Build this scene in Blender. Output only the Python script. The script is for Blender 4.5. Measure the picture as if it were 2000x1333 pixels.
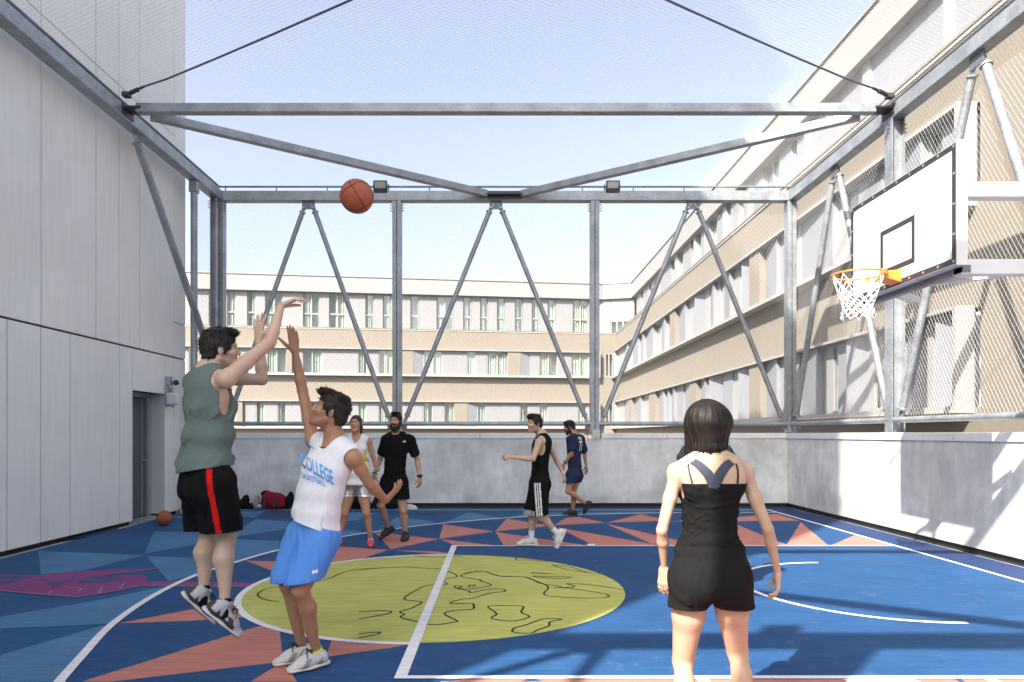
import bpy, math, random, time
import numpy as np
from mathutils import Vector, Matrix
from mathutils.bvhtree import BVHTree
T0 = time.time()
random.seed(7)
for o in list(bpy.data.objects):
    bpy.data.objects.remove(o)
SC = bpy.context.scene
COL = SC.collection

# ------------------------------------------------------------------ camera, sky, sun, exposure
F, CX, CY, H = 1357.0, 976.0, 848.0, 1.481      # photograph calibration (pixels of the 2000 x 1333 picture)
cam_d = bpy.data.cameras.new('camera')
cam = bpy.data.objects.new('camera', cam_d)
COL.objects.link(cam)
SC.camera = cam
cam.location = (0, 0, H)
cam.rotation_euler = (math.radians(90), 0, 0)
cam_d.sensor_width = 36.0
cam_d.lens = 36.0 * F / 2000.0
cam_d.shift_x = (1000.0 - CX) / 2000.0
cam_d.shift_y = (CY - 666.5) / 2000.0
cam_d.clip_start = 0.05
cam_d.clip_end = 3000

SUN = Vector((1.94, 2.415, -2.63)).normalized()     # direction the light travels
elev = math.asin(-SUN.z)
W = bpy.data.worlds.new('World')
SC.world = W
W.use_nodes = True
wn = W.node_tree.nodes
sky = wn.new('ShaderNodeTexSky')
sky.sky_type = 'NISHITA'
sky.sun_disc = False
sky.sun_elevation = elev
sky.sun_rotation = math.atan2(-SUN.x, -SUN.y)
sky.altitude = 50
sky.air_density = 1.0
sky.dust_density = 4.0
sky.ozone_density = 1.0
wn['Background'].inputs['Strength'].default_value = 0.115
hs = wn.new('ShaderNodeHueSaturation')          # summer haze: a paler blue all over
hs.inputs['Saturation'].default_value = 0.64; hs.inputs['Hue'].default_value = 0.512
W.node_tree.links.new(sky.outputs['Color'], hs.inputs['Color'])
W.node_tree.links.new(hs.outputs['Color'], wn['Background'].inputs['Color'])
sl = bpy.data.lights.new('sun', 'SUN')
sl.energy = 4.4
sl.angle = math.radians(0.53)
sl.color = (1.0, 0.94, 0.85)
so = bpy.data.objects.new('sun', sl)
COL.objects.link(so)
so.rotation_euler = SUN.to_track_quat('-Z', 'Y').to_euler()
so.location = (-20, -25, 30)
SC.view_settings.view_transform = 'Standard'
SC.view_settings.look = 'None'
SC.view_settings.gamma = 1.0
SC.view_settings.use_curve_mapping = False
SC.view_settings.exposure = 1.74

# ------------------------------------------------------------------ helpers
def at(px, py, Y):
    return Vector(((px - CX) * Y / F, Y, H + (CY - py) * Y / F))

def fl(px, py, z=0.0):
    Y = F * (H - z) / (py - CY)
    return ((px - CX) * Y / F, Y)

def tag(o, label=None, cat=None, group=None, kind=None):
    if label: o['label'] = label
    if cat: o['category'] = cat
    if group: o['group'] = group
    if kind: o['kind'] = kind
    return o

def empty(name, loc, label=None, cat=None, group=None):
    o = bpy.data.objects.new(name, None)
    o.empty_display_size = 0.2
    COL.objects.link(o)
    o.location = loc
    return tag(o, label, cat, group)

def wloc(o):
    v = Vector(o.location)
    while o.parent:
        o = o.parent
        v = v + Vector(o.location)
    return v

def put(o, parent):
    """child of parent, mesh data being in world coordinates"""
    COL.objects.link(o)
    if parent is not None:
        o.parent = parent
        if parent.type == 'EMPTY':
            o.matrix_parent_inverse = Matrix.Translation(-Vector(parent.location))
        # mesh parents sit at the origin of their own parent frame
    return o

class MB:
    """collects polygons into one mesh"""
    def __init__(s):
        s.v = []; s.f = []; s.m = []; s.mi = 0
    def poly(s, pts):
        n = len(s.v); s.v += [tuple(p) for p in pts]
        s.f.append(tuple(range(n, n + len(pts)))); s.m.append(s.mi)
    def hexa(s, p):
        n = len(s.v); s.v += [tuple(q) for q in p]
        for a in ((0,3,2,1),(4,5,6,7),(0,1,5,4),(1,2,6,5),(2,3,7,6),(3,0,4,7)):
            s.f.append(tuple(n + i for i in a)); s.m.append(s.mi)
    def box(s, x0, x1, y0, y1, z0, z1):
        s.hexa([(x0,y0,z0),(x1,y0,z0),(x1,y1,z0),(x0,y1,z0),(x0,y0,z1),(x1,y0,z1),(x1,y1,z1),(x0,y1,z1)])
        return s
    def beam(s, a, b, w, h, up=(0,0,1)):
        a = Vector(a); b = Vector(b); d = (b - a).normalized(); up = Vector(up)
        r = d.cross(up).normalized(); u = r.cross(d).normalized()
        q = []
        for p in (a, b):
            q.append([p - r*w/2 - u*h/2, p + r*w/2 - u*h/2, p + r*w/2 + u*h/2, p - r*w/2 + u*h/2])
        s.hexa(q[0] + q[1]); return s
    def tube(s, pts, r, n=10, cap=True, closed=False):
        pts = [Vector(p) for p in pts]
        m = len(pts); rs = r if hasattr(r, '__len__') else [r] * m
        base = len(s.v); ref = None
        for i, p in enumerate(pts):
            if closed: d = pts[(i + 1) % m] - pts[i - 1]
            else: d = pts[min(i + 1, m - 1)] - pts[max(i - 1, 0)]
            d.normalize()
            if ref is None:
                ref = d.orthogonal().normalized()
            u = (ref - d * ref.dot(d))
            if u.length < 1e-6: u = d.orthogonal()
            u.normalize(); ref = u; w = d.cross(u)
            for k in range(n):
                t = 2 * math.pi * k / n
                s.v.append(tuple(p + (u * math.cos(t) + w * math.sin(t)) * rs[i]))
        for i in range(m if closed else m - 1):
            j = (i + 1) % m
            for k in range(n):
                l = (k + 1) % n
                s.f.append((base + i*n + k, base + i*n + l, base + j*n + l, base + j*n + k)); s.m.append(s.mi)
        if cap and not closed:
            s.f.append(tuple(base + k for k in reversed(range(n)))); s.m.append(s.mi)
            s.f.append(tuple(base + (m-1)*n + k for k in range(n))); s.m.append(s.mi)
        return s
    def lathe(s, c, prof, n=24):
        c = Vector(c); base = len(s.v)
        for (r, z) in prof:
            for k in range(n):
                t = 2*math.pi*k/n
                s.v.append((c.x + r*math.cos(t), c.y + r*math.sin(t), c.z + z))
        for i in range(len(prof) - 1):
            for k in range(n):
                l = (k + 1) % n
                s.f.append((base+i*n+k, base+i*n+l, base+(i+1)*n+l, base+(i+1)*n+k)); s.m.append(s.mi)
        return s
    def build(s, name, mat, parent=None, smooth=False, bevel=0, autos=False):
        me = bpy.data.meshes.new(name)
        me.from_pydata(s.v, [], s.f)
        mats = mat if isinstance(mat, (list, tuple)) else [mat]
        for m in mats: me.materials.append(m)
        if len(mats) > 1: me.polygons.foreach_set('material_index', s.m)
        if smooth: me.polygons.foreach_set('use_smooth', [True] * len(me.polygons))
        me.update()
        if autos: me.set_sharp_from_angle(angle=math.radians(35))
        o = bpy.data.objects.new(name, me)
        put(o, parent)
        if bevel:
            b = o.modifiers.new('bevel', 'BEVEL'); b.width = bevel; b.segments = 2; b.limit_method = 'ANGLE'
        return o

# ------------------------------------------------------------------ materials
def newmat(name):
    m = bpy.data.materials.new(name); m.use_nodes = True
    nt = m.node_tree
    return m, nt, nt.nodes['Principled BSDF']

def N(nt, t, **kw):
    n = nt.nodes.new(t)
    for k, v in kw.items():
        if k in n.inputs: n.inputs[k].default_value = v
        else: setattr(n, k, v)
    return n

def mat(name, c, rough=0.6, metal=0.0, var=0.12, scale=3.0, detail=5.0, bump=0.0, bscale=60.0, stretch=None,
        streak=0.0, fine=0.0, fscale=200.0, spec=0.5, sheen=0.0):
    """plain surface: base colour with soft blotches, fine grain, optional vertical streaks and bump"""
    m, nt, p = newmat(name)
    L = nt.links.new
    tc = N(nt, 'ShaderNodeTexCoord')
    mp = N(nt, 'ShaderNodeMapping')
    if stretch: mp.inputs['Scale'].default_value = stretch
    L(tc.outputs['Object'], mp.inputs['Vector'])
    n1 = N(nt, 'ShaderNodeTexNoise', Scale=scale, Detail=detail, Roughness=0.6)
    L(mp.outputs[0], n1.inputs['Vector'])
    mr = N(nt, 'ShaderNodeMapRange')
    mr.inputs['From Min'].default_value = 0.3; mr.inputs['From Max'].default_value = 0.7
    mr.inputs['To Min'].default_value = 1 - var; mr.inputs['To Max'].default_value = 1 + var
    L(n1.outputs['Fac'], mr.inputs['Value'])
    val = mr.outputs[0]
    if streak:
        mp2 = N(nt, 'ShaderNodeMapping'); mp2.inputs['Scale'].default_value = (9, 9, 0.5)
        L(tc.outputs['Object'], mp2.inputs['Vector'])
        n2 = N(nt, 'ShaderNodeTexNoise', Scale=2.2, Detail=6.0)
        L(mp2.outputs[0], n2.inputs['Vector'])
        r2 = N(nt, 'ShaderNodeMapRange')
        r2.inputs['From Min'].default_value = 0.3; r2.inputs['From Max'].default_value = 0.7
        r2.inputs['To Min'].default_value = 1 - streak; r2.inputs['To Max'].default_value = 1 + streak
        L(n2.outputs['Fac'], r2.inputs['Value'])
        mm = N(nt, 'ShaderNodeMath', operation='MULTIPLY'); L(val, mm.inputs[0]); L(r2.outputs[0], mm.inputs[1]); val = mm.outputs[0]
    if fine:
        n3 = N(nt, 'ShaderNodeTexNoise', Scale=fscale, Detail=3.0)
        L(tc.outputs['Object'], n3.inputs['Vector'])
        r3 = N(nt, 'ShaderNodeMapRange')
        r3.inputs['From Min'].default_value = 0.3; r3.inputs['From Max'].default_value = 0.7
        r3.inputs['To Min'].default_value = 1 - fine; r3.inputs['To Max'].default_value = 1 + fine
        L(n3.outputs['Fac'], r3.inputs['Value'])
        mm = N(nt, 'ShaderNodeMath', operation='MULTIPLY'); L(val, mm.inputs[0]); L(r3.outputs[0], mm.inputs[1]); val = mm.outputs[0]
    vm = N(nt, 'ShaderNodeVectorMath', operation='SCALE')
    vm.inputs[0].default_value = c[:3]
    L(val, vm.inputs['Scale'])
    L(vm.outputs[0], p.inputs['Base Color'])
    p.inputs['Roughness'].default_value = rough
    p.inputs['Metallic'].default_value = metal
    p.inputs['Specular IOR Level'].default_value = spec
    if sheen: p.inputs['Sheen Weight'].default_value = sheen
    if bump:
        nb = N(nt, 'ShaderNodeTexNoise', Scale=bscale, Detail=4.0)
        L(tc.outputs['Object'], nb.inputs['Vector'])
        bp = N(nt, 'ShaderNodeBump', Strength=bump, Distance=0.01)
        L(nb.outputs['Fac'], bp.inputs['Height'])
        L(bp.outputs[0], p.inputs['Normal'])
    return m

def galv(name, c, metal=0.55):
    """hot dip galvanised steel: crystal spangle, streaks and dull patches"""
    m, nt, p = newmat(name); L = nt.links.new
    tc = N(nt, 'ShaderNodeTexCoord')
    v = N(nt, 'ShaderNodeTexVoronoi', Scale=55.0); L(tc.outputs['Object'], v.inputs['Vector'])
    n = N(nt, 'ShaderNodeTexNoise', Scale=3.0, Detail=7.0, Roughness=0.65); L(tc.outputs['Object'], n.inputs['Vector'])
    bw = N(nt, 'ShaderNodeRGBToBW'); L(v.outputs['Color'], bw.inputs[0])
    a = N(nt, 'ShaderNodeMapRange'); a.inputs['To Min'].default_value = 0.78; a.inputs['To Max'].default_value = 1.2
    L(bw.outputs[0], a.inputs['Value'])
    b = N(nt, 'ShaderNodeMapRange'); b.inputs['From Min'].default_value = 0.3; b.inputs['From Max'].default_value = 0.7
    b.inputs['To Min'].default_value = 0.72; b.inputs['To Max'].default_value = 1.25
    L(n.outputs['Fac'], b.inputs['Value'])
    mm = N(nt, 'ShaderNodeMath', operation='MULTIPLY'); L(a.outputs[0], mm.inputs[0]); L(b.outputs[0], mm.inputs[1])
    vm = N(nt, 'ShaderNodeVectorMath', operation='SCALE'); vm.inputs[0].default_value = c
    L(mm.outputs[0], vm.inputs['Scale']); L(vm.outputs[0], p.inputs['Base Color'])
    p.inputs['Metallic'].default_value = metal
    r = N(nt, 'ShaderNodeMapRange'); r.inputs['To Min'].default_value = 0.38; r.inputs['To Max'].default_value = 0.62
    L(bw.outputs[0], r.inputs['Value']); L(r.outputs[0], p.inputs['Roughness'])
    return m

def concrete(name, c):
    m, nt, p = newmat(name); L = nt.links.new
    tc = N(nt, 'ShaderNodeTexCoord')
    def layer(scale, stretch, lo, hi, det=8.0, f0=0.3, f1=0.7):
        mp = N(nt, 'ShaderNodeMapping'); mp.inputs['Scale'].default_value = stretch
        L(tc.outputs['Object'], mp.inputs['Vector'])
        n = N(nt, 'ShaderNodeTexNoise', Scale=scale, Detail=det, Roughness=0.65, Distortion=0.4); L(mp.outputs[0], n.inputs['Vector'])
        r = N(nt, 'ShaderNodeMapRange'); r.inputs['From Min'].default_value = f0; r.inputs['From Max'].default_value = f1
        r.inputs['To Min'].default_value = lo; r.inputs['To Max'].default_value = hi
        L(n.outputs['Fac'], r.inputs['Value']); return r.outputs[0]
    a = layer(1.4, (1, 1, 1), 0.80, 1.13)
    b = layer(1.6, (3, 3, 0.7), 0.84, 1.12)
    d = layer(90, (1, 1, 0.5), 0.94, 1.05, 3.0)
    e = layer(0.75, (1, 1, 1.5), 0.80, 1.05, 5.0, 0.38, 0.56)
    val = a
    for q in (b, d, e):
        mm = N(nt, 'ShaderNodeMath', operation='MULTIPLY'); L(val, mm.inputs[0]); L(q, mm.inputs[1]); val = mm.outputs[0]
    vm = N(nt, 'ShaderNodeVectorMath', operation='SCALE'); vm.inputs[0].default_value = c
    L(val, vm.inputs['Scale']); L(vm.outputs[0], p.inputs['Base Color'])
    p.inputs['Roughness'].default_value = 0.75
    bp = N(nt, 'ShaderNodeBump', Strength=0.25, Distance=0.01); L(val, bp.inputs['Height']); L(bp.outputs[0], p.inputs['Normal'])
    return m

def rubber(name, c, worn=0.12):
    """painted rubber granulate: grain, scuffs running along the court, pale dust"""
    m, nt, p = newmat(name); L = nt.links.new
    tc = N(nt, 'ShaderNodeTexCoord')
    g = N(nt, 'ShaderNodeTexNoise', Scale=170.0, Detail=3.0); L(tc.outputs['Object'], g.inputs['Vector'])
    g1 = N(nt, 'ShaderNodeMapRange'); g1.inputs['From Min'].default_value = 0.3; g1.inputs['From Max'].default_value = 0.7
    g1.inputs['To Min'].default_value = 0.78; g1.inputs['To Max'].default_value = 1.22; L(g.outputs['Fac'], g1.inputs['Value'])
    b = N(nt, 'ShaderNodeTexNoise', Scale=1.3, Detail=8.0, Roughness=0.7); L(tc.outputs['Object'], b.inputs['Vector'])
    b1 = N(nt, 'ShaderNodeMapRange'); b1.inputs['From Min'].default_value = 0.3; b1.inputs['From Max'].default_value = 0.7
    b1.inputs['To Min'].default_value = 1 - worn; b1.inputs['To Max'].default_value = 1 + worn; L(b.outputs['Fac'], b1.inputs['Value'])
    mp = N(nt, 'ShaderNodeMapping'); mp.inputs['Scale'].default_value = (2.0, 26, 1); mp.inputs['Rotation'].default_value = (0, 0, 0.05)
    L(tc.outputs['Object'], mp.inputs['Vector'])
    s = N(nt, 'ShaderNodeTexNoise', Scale=1.0, Detail=6.0); L(mp.outputs[0], s.inputs['Vector'])
    s1 = N(nt, 'ShaderNodeMapRange'); s1.inputs['From Min'].default_value = 0.3; s1.inputs['From Max'].default_value = 0.7
    s1.inputs['To Min'].default_value = 0.86; s1.inputs['To Max'].default_value = 1.13; L(s.outputs['Fac'], s1.inputs['Value'])
    m1 = N(nt, 'ShaderNodeMath', operation='MULTIPLY'); L(g1.outputs[0], m1.inputs[0]); L(b1.outputs[0], m1.inputs[1])
    m2 = N(nt, 'ShaderNodeMath', operation='MULTIPLY'); L(m1.outputs[0], m2.inputs[0]); L(s1.outputs[0], m2.inputs[1])
    vm = N(nt, 'ShaderNodeVectorMath', operation='SCALE'); vm.inputs[0].default_value = c
    L(m2.outputs[0], vm.inputs['Scale'])
    d = N(nt, 'ShaderNodeTexNoise', Scale=6.0, Detail=10.0, Roughness=0.75); L(tc.outputs['Object'], d.inputs['Vector'])
    d1 = N(nt, 'ShaderNodeMapRange'); d1.inputs['From Min'].default_value = 0.55; d1.inputs['From Max'].default_value = 0.75
    d1.inputs['To Max'].default_value = 0.30; L(d.outputs['Fac'], d1.inputs['Value'])
    mx = N(nt, 'ShaderNodeMix', data_type='RGBA'); L(d1.outputs[0], mx.inputs[0]); L(vm.outputs[0], mx.inputs[6]); mx.inputs[7].default_value = (0.2, 0.22, 0.25, 1)
    L(mx.outputs[2], p.inputs['Base Color'])
    p.inputs['Roughness'].default_value = 0.72
    p.inputs['Specular IOR Level'].default_value = 0.115
    bp = N(nt, 'ShaderNodeBump', Strength=0.3, Distance=0.004); L(g.outputs['Fac'], bp.inputs['Height']); L(bp.outputs[0], p.inputs['Normal'])
    return m

def glassmat(name, tint=(0.93, 0.97, 0.955)):
    m, nt, p = newmat(name); L = nt.links.new
    nt.nodes.remove(p)
    out = nt.nodes['Material Output']
    tr = N(nt, 'ShaderNodeBsdfTransparent'); tr.inputs[0].default_value = (*tint, 1)
    gl = N(nt, 'ShaderNodeBsdfGlossy'); gl.inputs['Roughness'].default_value = 0.02
    lw_ = N(nt, 'ShaderNodeLayerWeight'); lw_.inputs['Blend'].default_value = 0.5       # coated glass: mirror-like at a slant, from both sides alike
    pw = N(nt, 'ShaderNodeMath', operation='POWER'); pw.inputs[1].default_value = 3.5; L(lw_.outputs['Facing'], pw.inputs[0])
    fr = N(nt, 'ShaderNodeMath', operation='MULTIPLY_ADD'); fr.inputs[1].default_value = 0.65; fr.inputs[2].default_value = 0.20; L(pw.outputs[0], fr.inputs[0])
    mx = N(nt, 'ShaderNodeMixShader')
    L(fr.outputs[0], mx.inputs[0]); L(tr.outputs[0], mx.inputs[1]); L(gl.outputs[0], mx.inputs[2]); L(mx.outputs[0], out.inputs['Surface'])
    return m

M = {}
M['steel'] = galv('galvanised_steel', (0.33, 0.35, 0.37))
M['steel_dark'] = galv('galvanised_steel_dull', (0.19, 0.205, 0.225))
M['wire'] = mat('stainless_wire', (0.40, 0.40, 0.40), 0.5, 0.2, var=0.05)
M['cable'] = mat('dark_cable', (0.10, 0.11, 0.16), 0.5, 0.3, var=0.05)
M['dark_metal'] = mat('dark_bolted_plate', (0.06, 0.06, 0.065), 0.5, 0.4)
M['bolt'] = mat('zinc_bolt', (0.55, 0.55, 0.55), 0.35, 0.8)
M['concrete'] = concrete('cast_concrete', (0.62, 0.635, 0.635))
M['coping'] = mat('pale_coping_stone', (0.64, 0.655, 0.66), 0.7, var=0.10, scale=1.5, streak=0.04, fine=0.05, bump=0.1)
M['black_gap'] = mat('black_shadow_gap', (0.012, 0.012, 0.013), 0.8)  # black colour stands in for the dark inside the gap at the wall foot
M['tower'] = mat('grey_fibre_cement', (0.79, 0.79, 0.755), 0.65, var=0.055, scale=0.8, streak=0.035, fine=0.03, fscale=120, bump=0.06, bscale=120)
M['tower_dark'] = mat('grey_fibre_cement_dark', (0.52, 0.515, 0.50), 0.7, var=0.06, scale=0.8, streak=0.03, fine=0.03)
M['joint'] = mat('dark_joint', (0.05, 0.05, 0.05), 0.9)
M['beige'] = mat('beige_render', (0.212, 0.184, 0.150), 0.85, var=0.035, scale=0.6, streak=0.025, fine=0.03, fscale=80)
M['white_panel'] = mat('white_corrugated_panel', (0.225, 0.225, 0.232), 0.6, var=0.03, scale=0.8, streak=0.03)
M['grey_panel'] = mat('pale_grey_panel', (0.225, 0.23, 0.25), 0.55, var=0.03, scale=0.8, streak=0.02)
M['white_frame'] = mat('white_window_frame', (0.29, 0.29, 0.285), 0.45, var=0.02)
M['curtain'] = mat('pale_green_curtain', (0.38, 0.43, 0.37), 0.8, var=0.06)
M['interior'] = mat('dim_room', (0.66, 0.68, 0.66), 0.9)
M['glass'] = glassmat('window_glass')
M['sill'] = mat('grey_metal_flashing', (0.42, 0.40, 0.36), 0.5, 0.2)
M['roof'] = mat('pale_roof_edge', (0.26, 0.258, 0.25), 0.6, var=0.03)
M['door'] = mat('dark_grey_metal_door', (0.10, 0.11, 0.125), 0.4, 0.2, var=0.05)
M['door_frame'] = mat('aluminium_frame', (0.42, 0.44, 0.47), 0.4, 0.5, var=0.05)
M['blue'] = rubber('dark_blue_court_paint', (0.019, 0.066, 0.168))
M['navy'] = rubber('navy_rubber', (0.022, 0.042, 0.115), 0.2)
M['midblue'] = rubber('mid_blue_court_paint', (0.020, 0.085, 0.190))
M['lightblue'] = rubber('light_blue_court_paint', (0.068, 0.175, 0.305))
M['greyblue'] = rubber('grey_blue_court_paint', (0.03, 0.065, 0.12))
M['coral'] = rubber('coral_court_paint', (0.45, 0.180, 0.145))
M['yellow'] = rubber('yellow_green_court_paint', (0.44, 0.435, 0.115))
M['whiteline'] = rubber('white_court_paint', (0.68, 0.68, 0.68), 0.06)
M['blackline'] = rubber('black_court_paint', (0.015, 0.02, 0.03), 0.06)
M['magenta'] = rubber('magenta_court_paint', (0.22, 0.055, 0.165))
M['purple'] = rubber('purple_court_paint', (0.075, 0.07, 0.17))
M['pink'] = rubber('pink_court_paint', (0.30, 0.15, 0.29))
M['ground'] = mat('asphalt_ground', (0.10, 0.10, 0.10), 0.9, var=0.2)
# ------------------------------------------------------------------ setting: ground, court floor
XL, XR, YB, YF = -6.03, 5.85, 14.12, -1.35      # inner faces: left building, right, back and front parapets
g = MB(); g.box(-900, 900, -900, 900, -9.5, -9.0)
tag(g.build('ground', M['ground']), kind='structure')

b = MB(); b.box(XL - 0.25, XR + 0.3, YF - 0.3, YB + 0.3, -9.0, -0.02)
deck = tag(b.build('roof_deck', M['concrete']), kind='structure')
b = MB(); b.box(XL + 0.10, XR - 0.045, YF, YB - 0.05, -0.018, 0.0)
floor = tag(b.build('court_floor', M['navy']), kind='structure')

def sheet(name, m, pts, z):
    z *= 0.4
    q = MB(); q.poly([(x, y, z) for x, y in pts])
    me = bpy.data.meshes.new(name); me.from_pydata(q.v, [], q.f); me.materials.append(m)
    # face up
    if me.polygons[0].normal.z < 0: me.flip_normals()
    o = bpy.data.objects.new(name, me); put(o, floor); return o
def patch(m, px, z=0.008, name='paint_patch'):
    return sheet(name, M[m], [fl(*p) for p in px], z)
def clampx(pts, lo, hi):
    return [(min(max(x, lo), hi), y) for x, y in pts]

def ribbon(name, m, pts, w, z, closed=False):
    z *= 0.4
    n = len(pts); P = [Vector((p[0], p[1], 0)) for p in pts]
    q = MB(); L = []
    for i in range(n):
        a = P[i-1] if (i > 0 or closed) else P[i]; c = P[(i+1) % n] if (i < n-1 or closed) else P[i]
        d = (c - a).normalized(); r = Vector((d.y, -d.x, 0))
        ww = w[i] if hasattr(w, '__len__') else w
        L.append((P[i] - r*ww/2, P[i] + r*ww/2))
    for i in range(n if closed else n - 1):
        j = (i+1) % n
        q.poly([(*L[i][0][:2], z), (*L[i][1][:2], z), (*L[j][1][:2], z), (*L[j][0][:2], z)])
    o = q.build(name, M[m], floor)
    me = o.data
    if me.polygons[0].normal.z < 0: me.flip_normals()
    return o

def catmull(pts, k=8):
    out = []
    n = len(pts)
    for i in range(n - 1):
        p0 = pts[max(i-1, 0)]; p1 = pts[i]; p2 = pts[i+1]; p3 = pts[min(i+2, n-1)]
        for j in range(k):
            t = j / k
            out.append(tuple(0.5*((2*p1[a]) + (-p0[a]+p2[a])*t + (2*p0[a]-5*p1[a]+4*p2[a]-p3[a])*t*t + (-p0[a]+3*p1[a]-3*p2[a]+p3[a])*t**3) for a in range(2)))
    out.append(tuple(pts[-1])); return out

BX, BY = 3.645, 6.69                      # floor point under the basket
BASE = 5.22                               # base line
KY0, KY1 = 4.21, 9.16                     # key
FT = -0.60                                # free throw line
SIDE = 13.52
# court field, key and run-off
sheet('paint_patch', M['midblue'], [(XL+0.12, YF+0.02), (BASE, YF+0.02), (BASE, SIDE), (XL+0.12, SIDE)], 0.004)
arc_px = [(116,1333),(160,1283),(220,1220),(300,1165),(382,1125),(465,1098),(543,1076),(665,1050),(740,1039),(840,1025.4),(984,1013),(1070,1008.6),(1240,1003.6)]
arc = catmull([fl(*p) for p in arc_px] + [(4.2, 13.02), (BASE, 13.06)], 8)
near = [(BX - 6.74*math.cos(a), BY - 6.74*math.sin(a)) for a in [0.42 + 0.09*i for i in range(9)]]
x0, y0 = arc[0]
near = [(x, y) for x, y in near if y < y0 - 0.05]
near = near + [(BASE, near[-1][1])]
arc_full = list(reversed(near)) + arc
sheet('paint_patch', M['blue'], arc_full, 0.008)
sheet('paint_patch', M['blue'], [(FT, KY0), (BASE, KY0), (BASE, KY1), (FT, KY1)], 0.012)
# light blue mosaic outside the arc
for m_, px in [
    ('lightblue', [(75,1077),(281,1085),(165,1115),(80,1123)]),
    ('lightblue', [(301,1039),(282,1082.5),(388,1063),(408,1041)]),
    ('lightblue', [(286,1087),(400,1091),(383,1124),(329,1136)]),
    ('lightblue', [(400,1057),(470,1053.5),(546,1058),(543,1074),(466,1096),(400,1117),(390,1100)]),
    ('lightblue', [(500,1015),(620,1023),(600,1032),(560,1034),(440,1052),(472,1033)]),
    ('greyblue', [(530,998),(504,1014),(620,1008),(660,998)]),
    ('greyblue', [(90,1062),(215,1033),(300,1034),(180,1047)]),
    ('lightblue', [(0,1206),(200,1172),(322,1146),(296,1165),(214,1219),(0,1229)]),
    ('lightblue', [(0,1281),(100,1252),(200,1223),(209,1227),(158,1280),(112,1333),(0,1333)]),
    ('lightblue', [(915,1001),(978,1012),(866,1022.5)]),
    ('lightblue', [(1029,1003),(1000,1010.5),(1068,1007.5),(1240,1002.6),(1330,1001),(1200,1000.5)]),
    ('lightblue', [(736,1037.5),(775,1011),(850,1019.5),(835,1024),(745,1036.5)]),
    ('lightblue', [(640,1003),(700,1001),(735,1004),(690,1018),(650,1018)]),
    ('lightblue', [(668,1036),(716,1041),(668,1046)]),
    ('lightblue', [(330,1010),(420,1003),(470,1010),(400,1024)]),
    ('greyblue', [(790,1001),(880,1000),(860,1010)]),
    ('lightblue', [(420,1001),(520,998),(495,1012)]),
]:
    patch(m_, px, 0.008 if m_ != 'x' else 0.008)
for px in [
    [(232,1219),(362,1194),(462,1176),(485,1207),(375,1214)],
    [(160,1333),(330,1280),(500,1226),(545,1221),(553,1294),(400,1312),(220,1333)],
    [(490,1333),(545,1299),(556,1297),(580,1333)],
    [(636,1285),(648,1252),(690,1256),(775,1261),(800,1260),(775,1265)],
    [(478,1096),(548,1098),(540,1119)],
    [(640,1067),(758,1075),(708,1092),(625,1106),(600,1090)],
    [(732,1041),(760,1043),(858,1054),(763,1074)],
    [(772,1076),(850,1078),(884,1082),(876,1085),(855,1083.5)],
    [(866,1025),(965,1039),(858,1053.6)],
    [(860,1054),(968,1066.5),(888,1066.5)],
    [(990,1014),(1076,1028),(967,1039)],
    [(968,1040),(1146,1066.5),(984,1066.5)],
    [(1082,1027),(1105,1012.5),(1130,1010.5),(1182,1022)],
    [(1088,1031),(1290,1066.5),(1160,1066.5)],
    [(1186,1022),(1251,1005),(1308,1018)],
    [(1184,1024),(1332,1058),(1332,1066.5),(1280,1066.5)],
    [(1307,1019),(1440,1011),(1516,1004.5),(1561,1018),(1444,1019)],
    [(1390,1030),(1440,1026),(1540,1066.5),(1455,1066.5)],
    [(1536,1066.5),(1564,1021),(1618,1066.5)],
    [(1623,1066.5),(1670,1046),(1746,1066)],
]:
    patch('coral', px, 0.012)
# below the key: coral strip with a white wedge
sheet('paint_patch', M['coral'], [(-0.5, 2.2), (BASE, 2.2), (BASE, 4.18), (-0.35, 4.18)], 0.012)
patch('blue', [(830,1333),(880,1333),(905,1329),(870,1328)], 0.016)
patch('blue', [(1015,1333),(1040,1327),(1060,1333)], 0.016)
patch('whiteline', [(1656,1327),(1782,1327),(1800,1335),(1668,1335)], 0.016)
patch('blue', [(1860,1327),(1872,1327),(1888,1335),(1876,1335)], 0.016)
# yellow circle
CR = 1.78; CYc = 6.69
circ = [(FT + CR*math.cos(2*math.pi*i/96), CYc + CR*math.sin(2*math.pi*i/96)) for i in range(96)]
sheet('paint_patch', M['yellow'], circ, 0.016)
half = [(FT + (CR+0.02)*math.cos(math.pi/2 + math.pi*i/60), CYc + (CR+0.02)*math.sin(math.pi/2 + math.pi*i/60)) for i in range(61)]
ribbon('court_line', 'whiteline', half, 0.06, 0.020)
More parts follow.
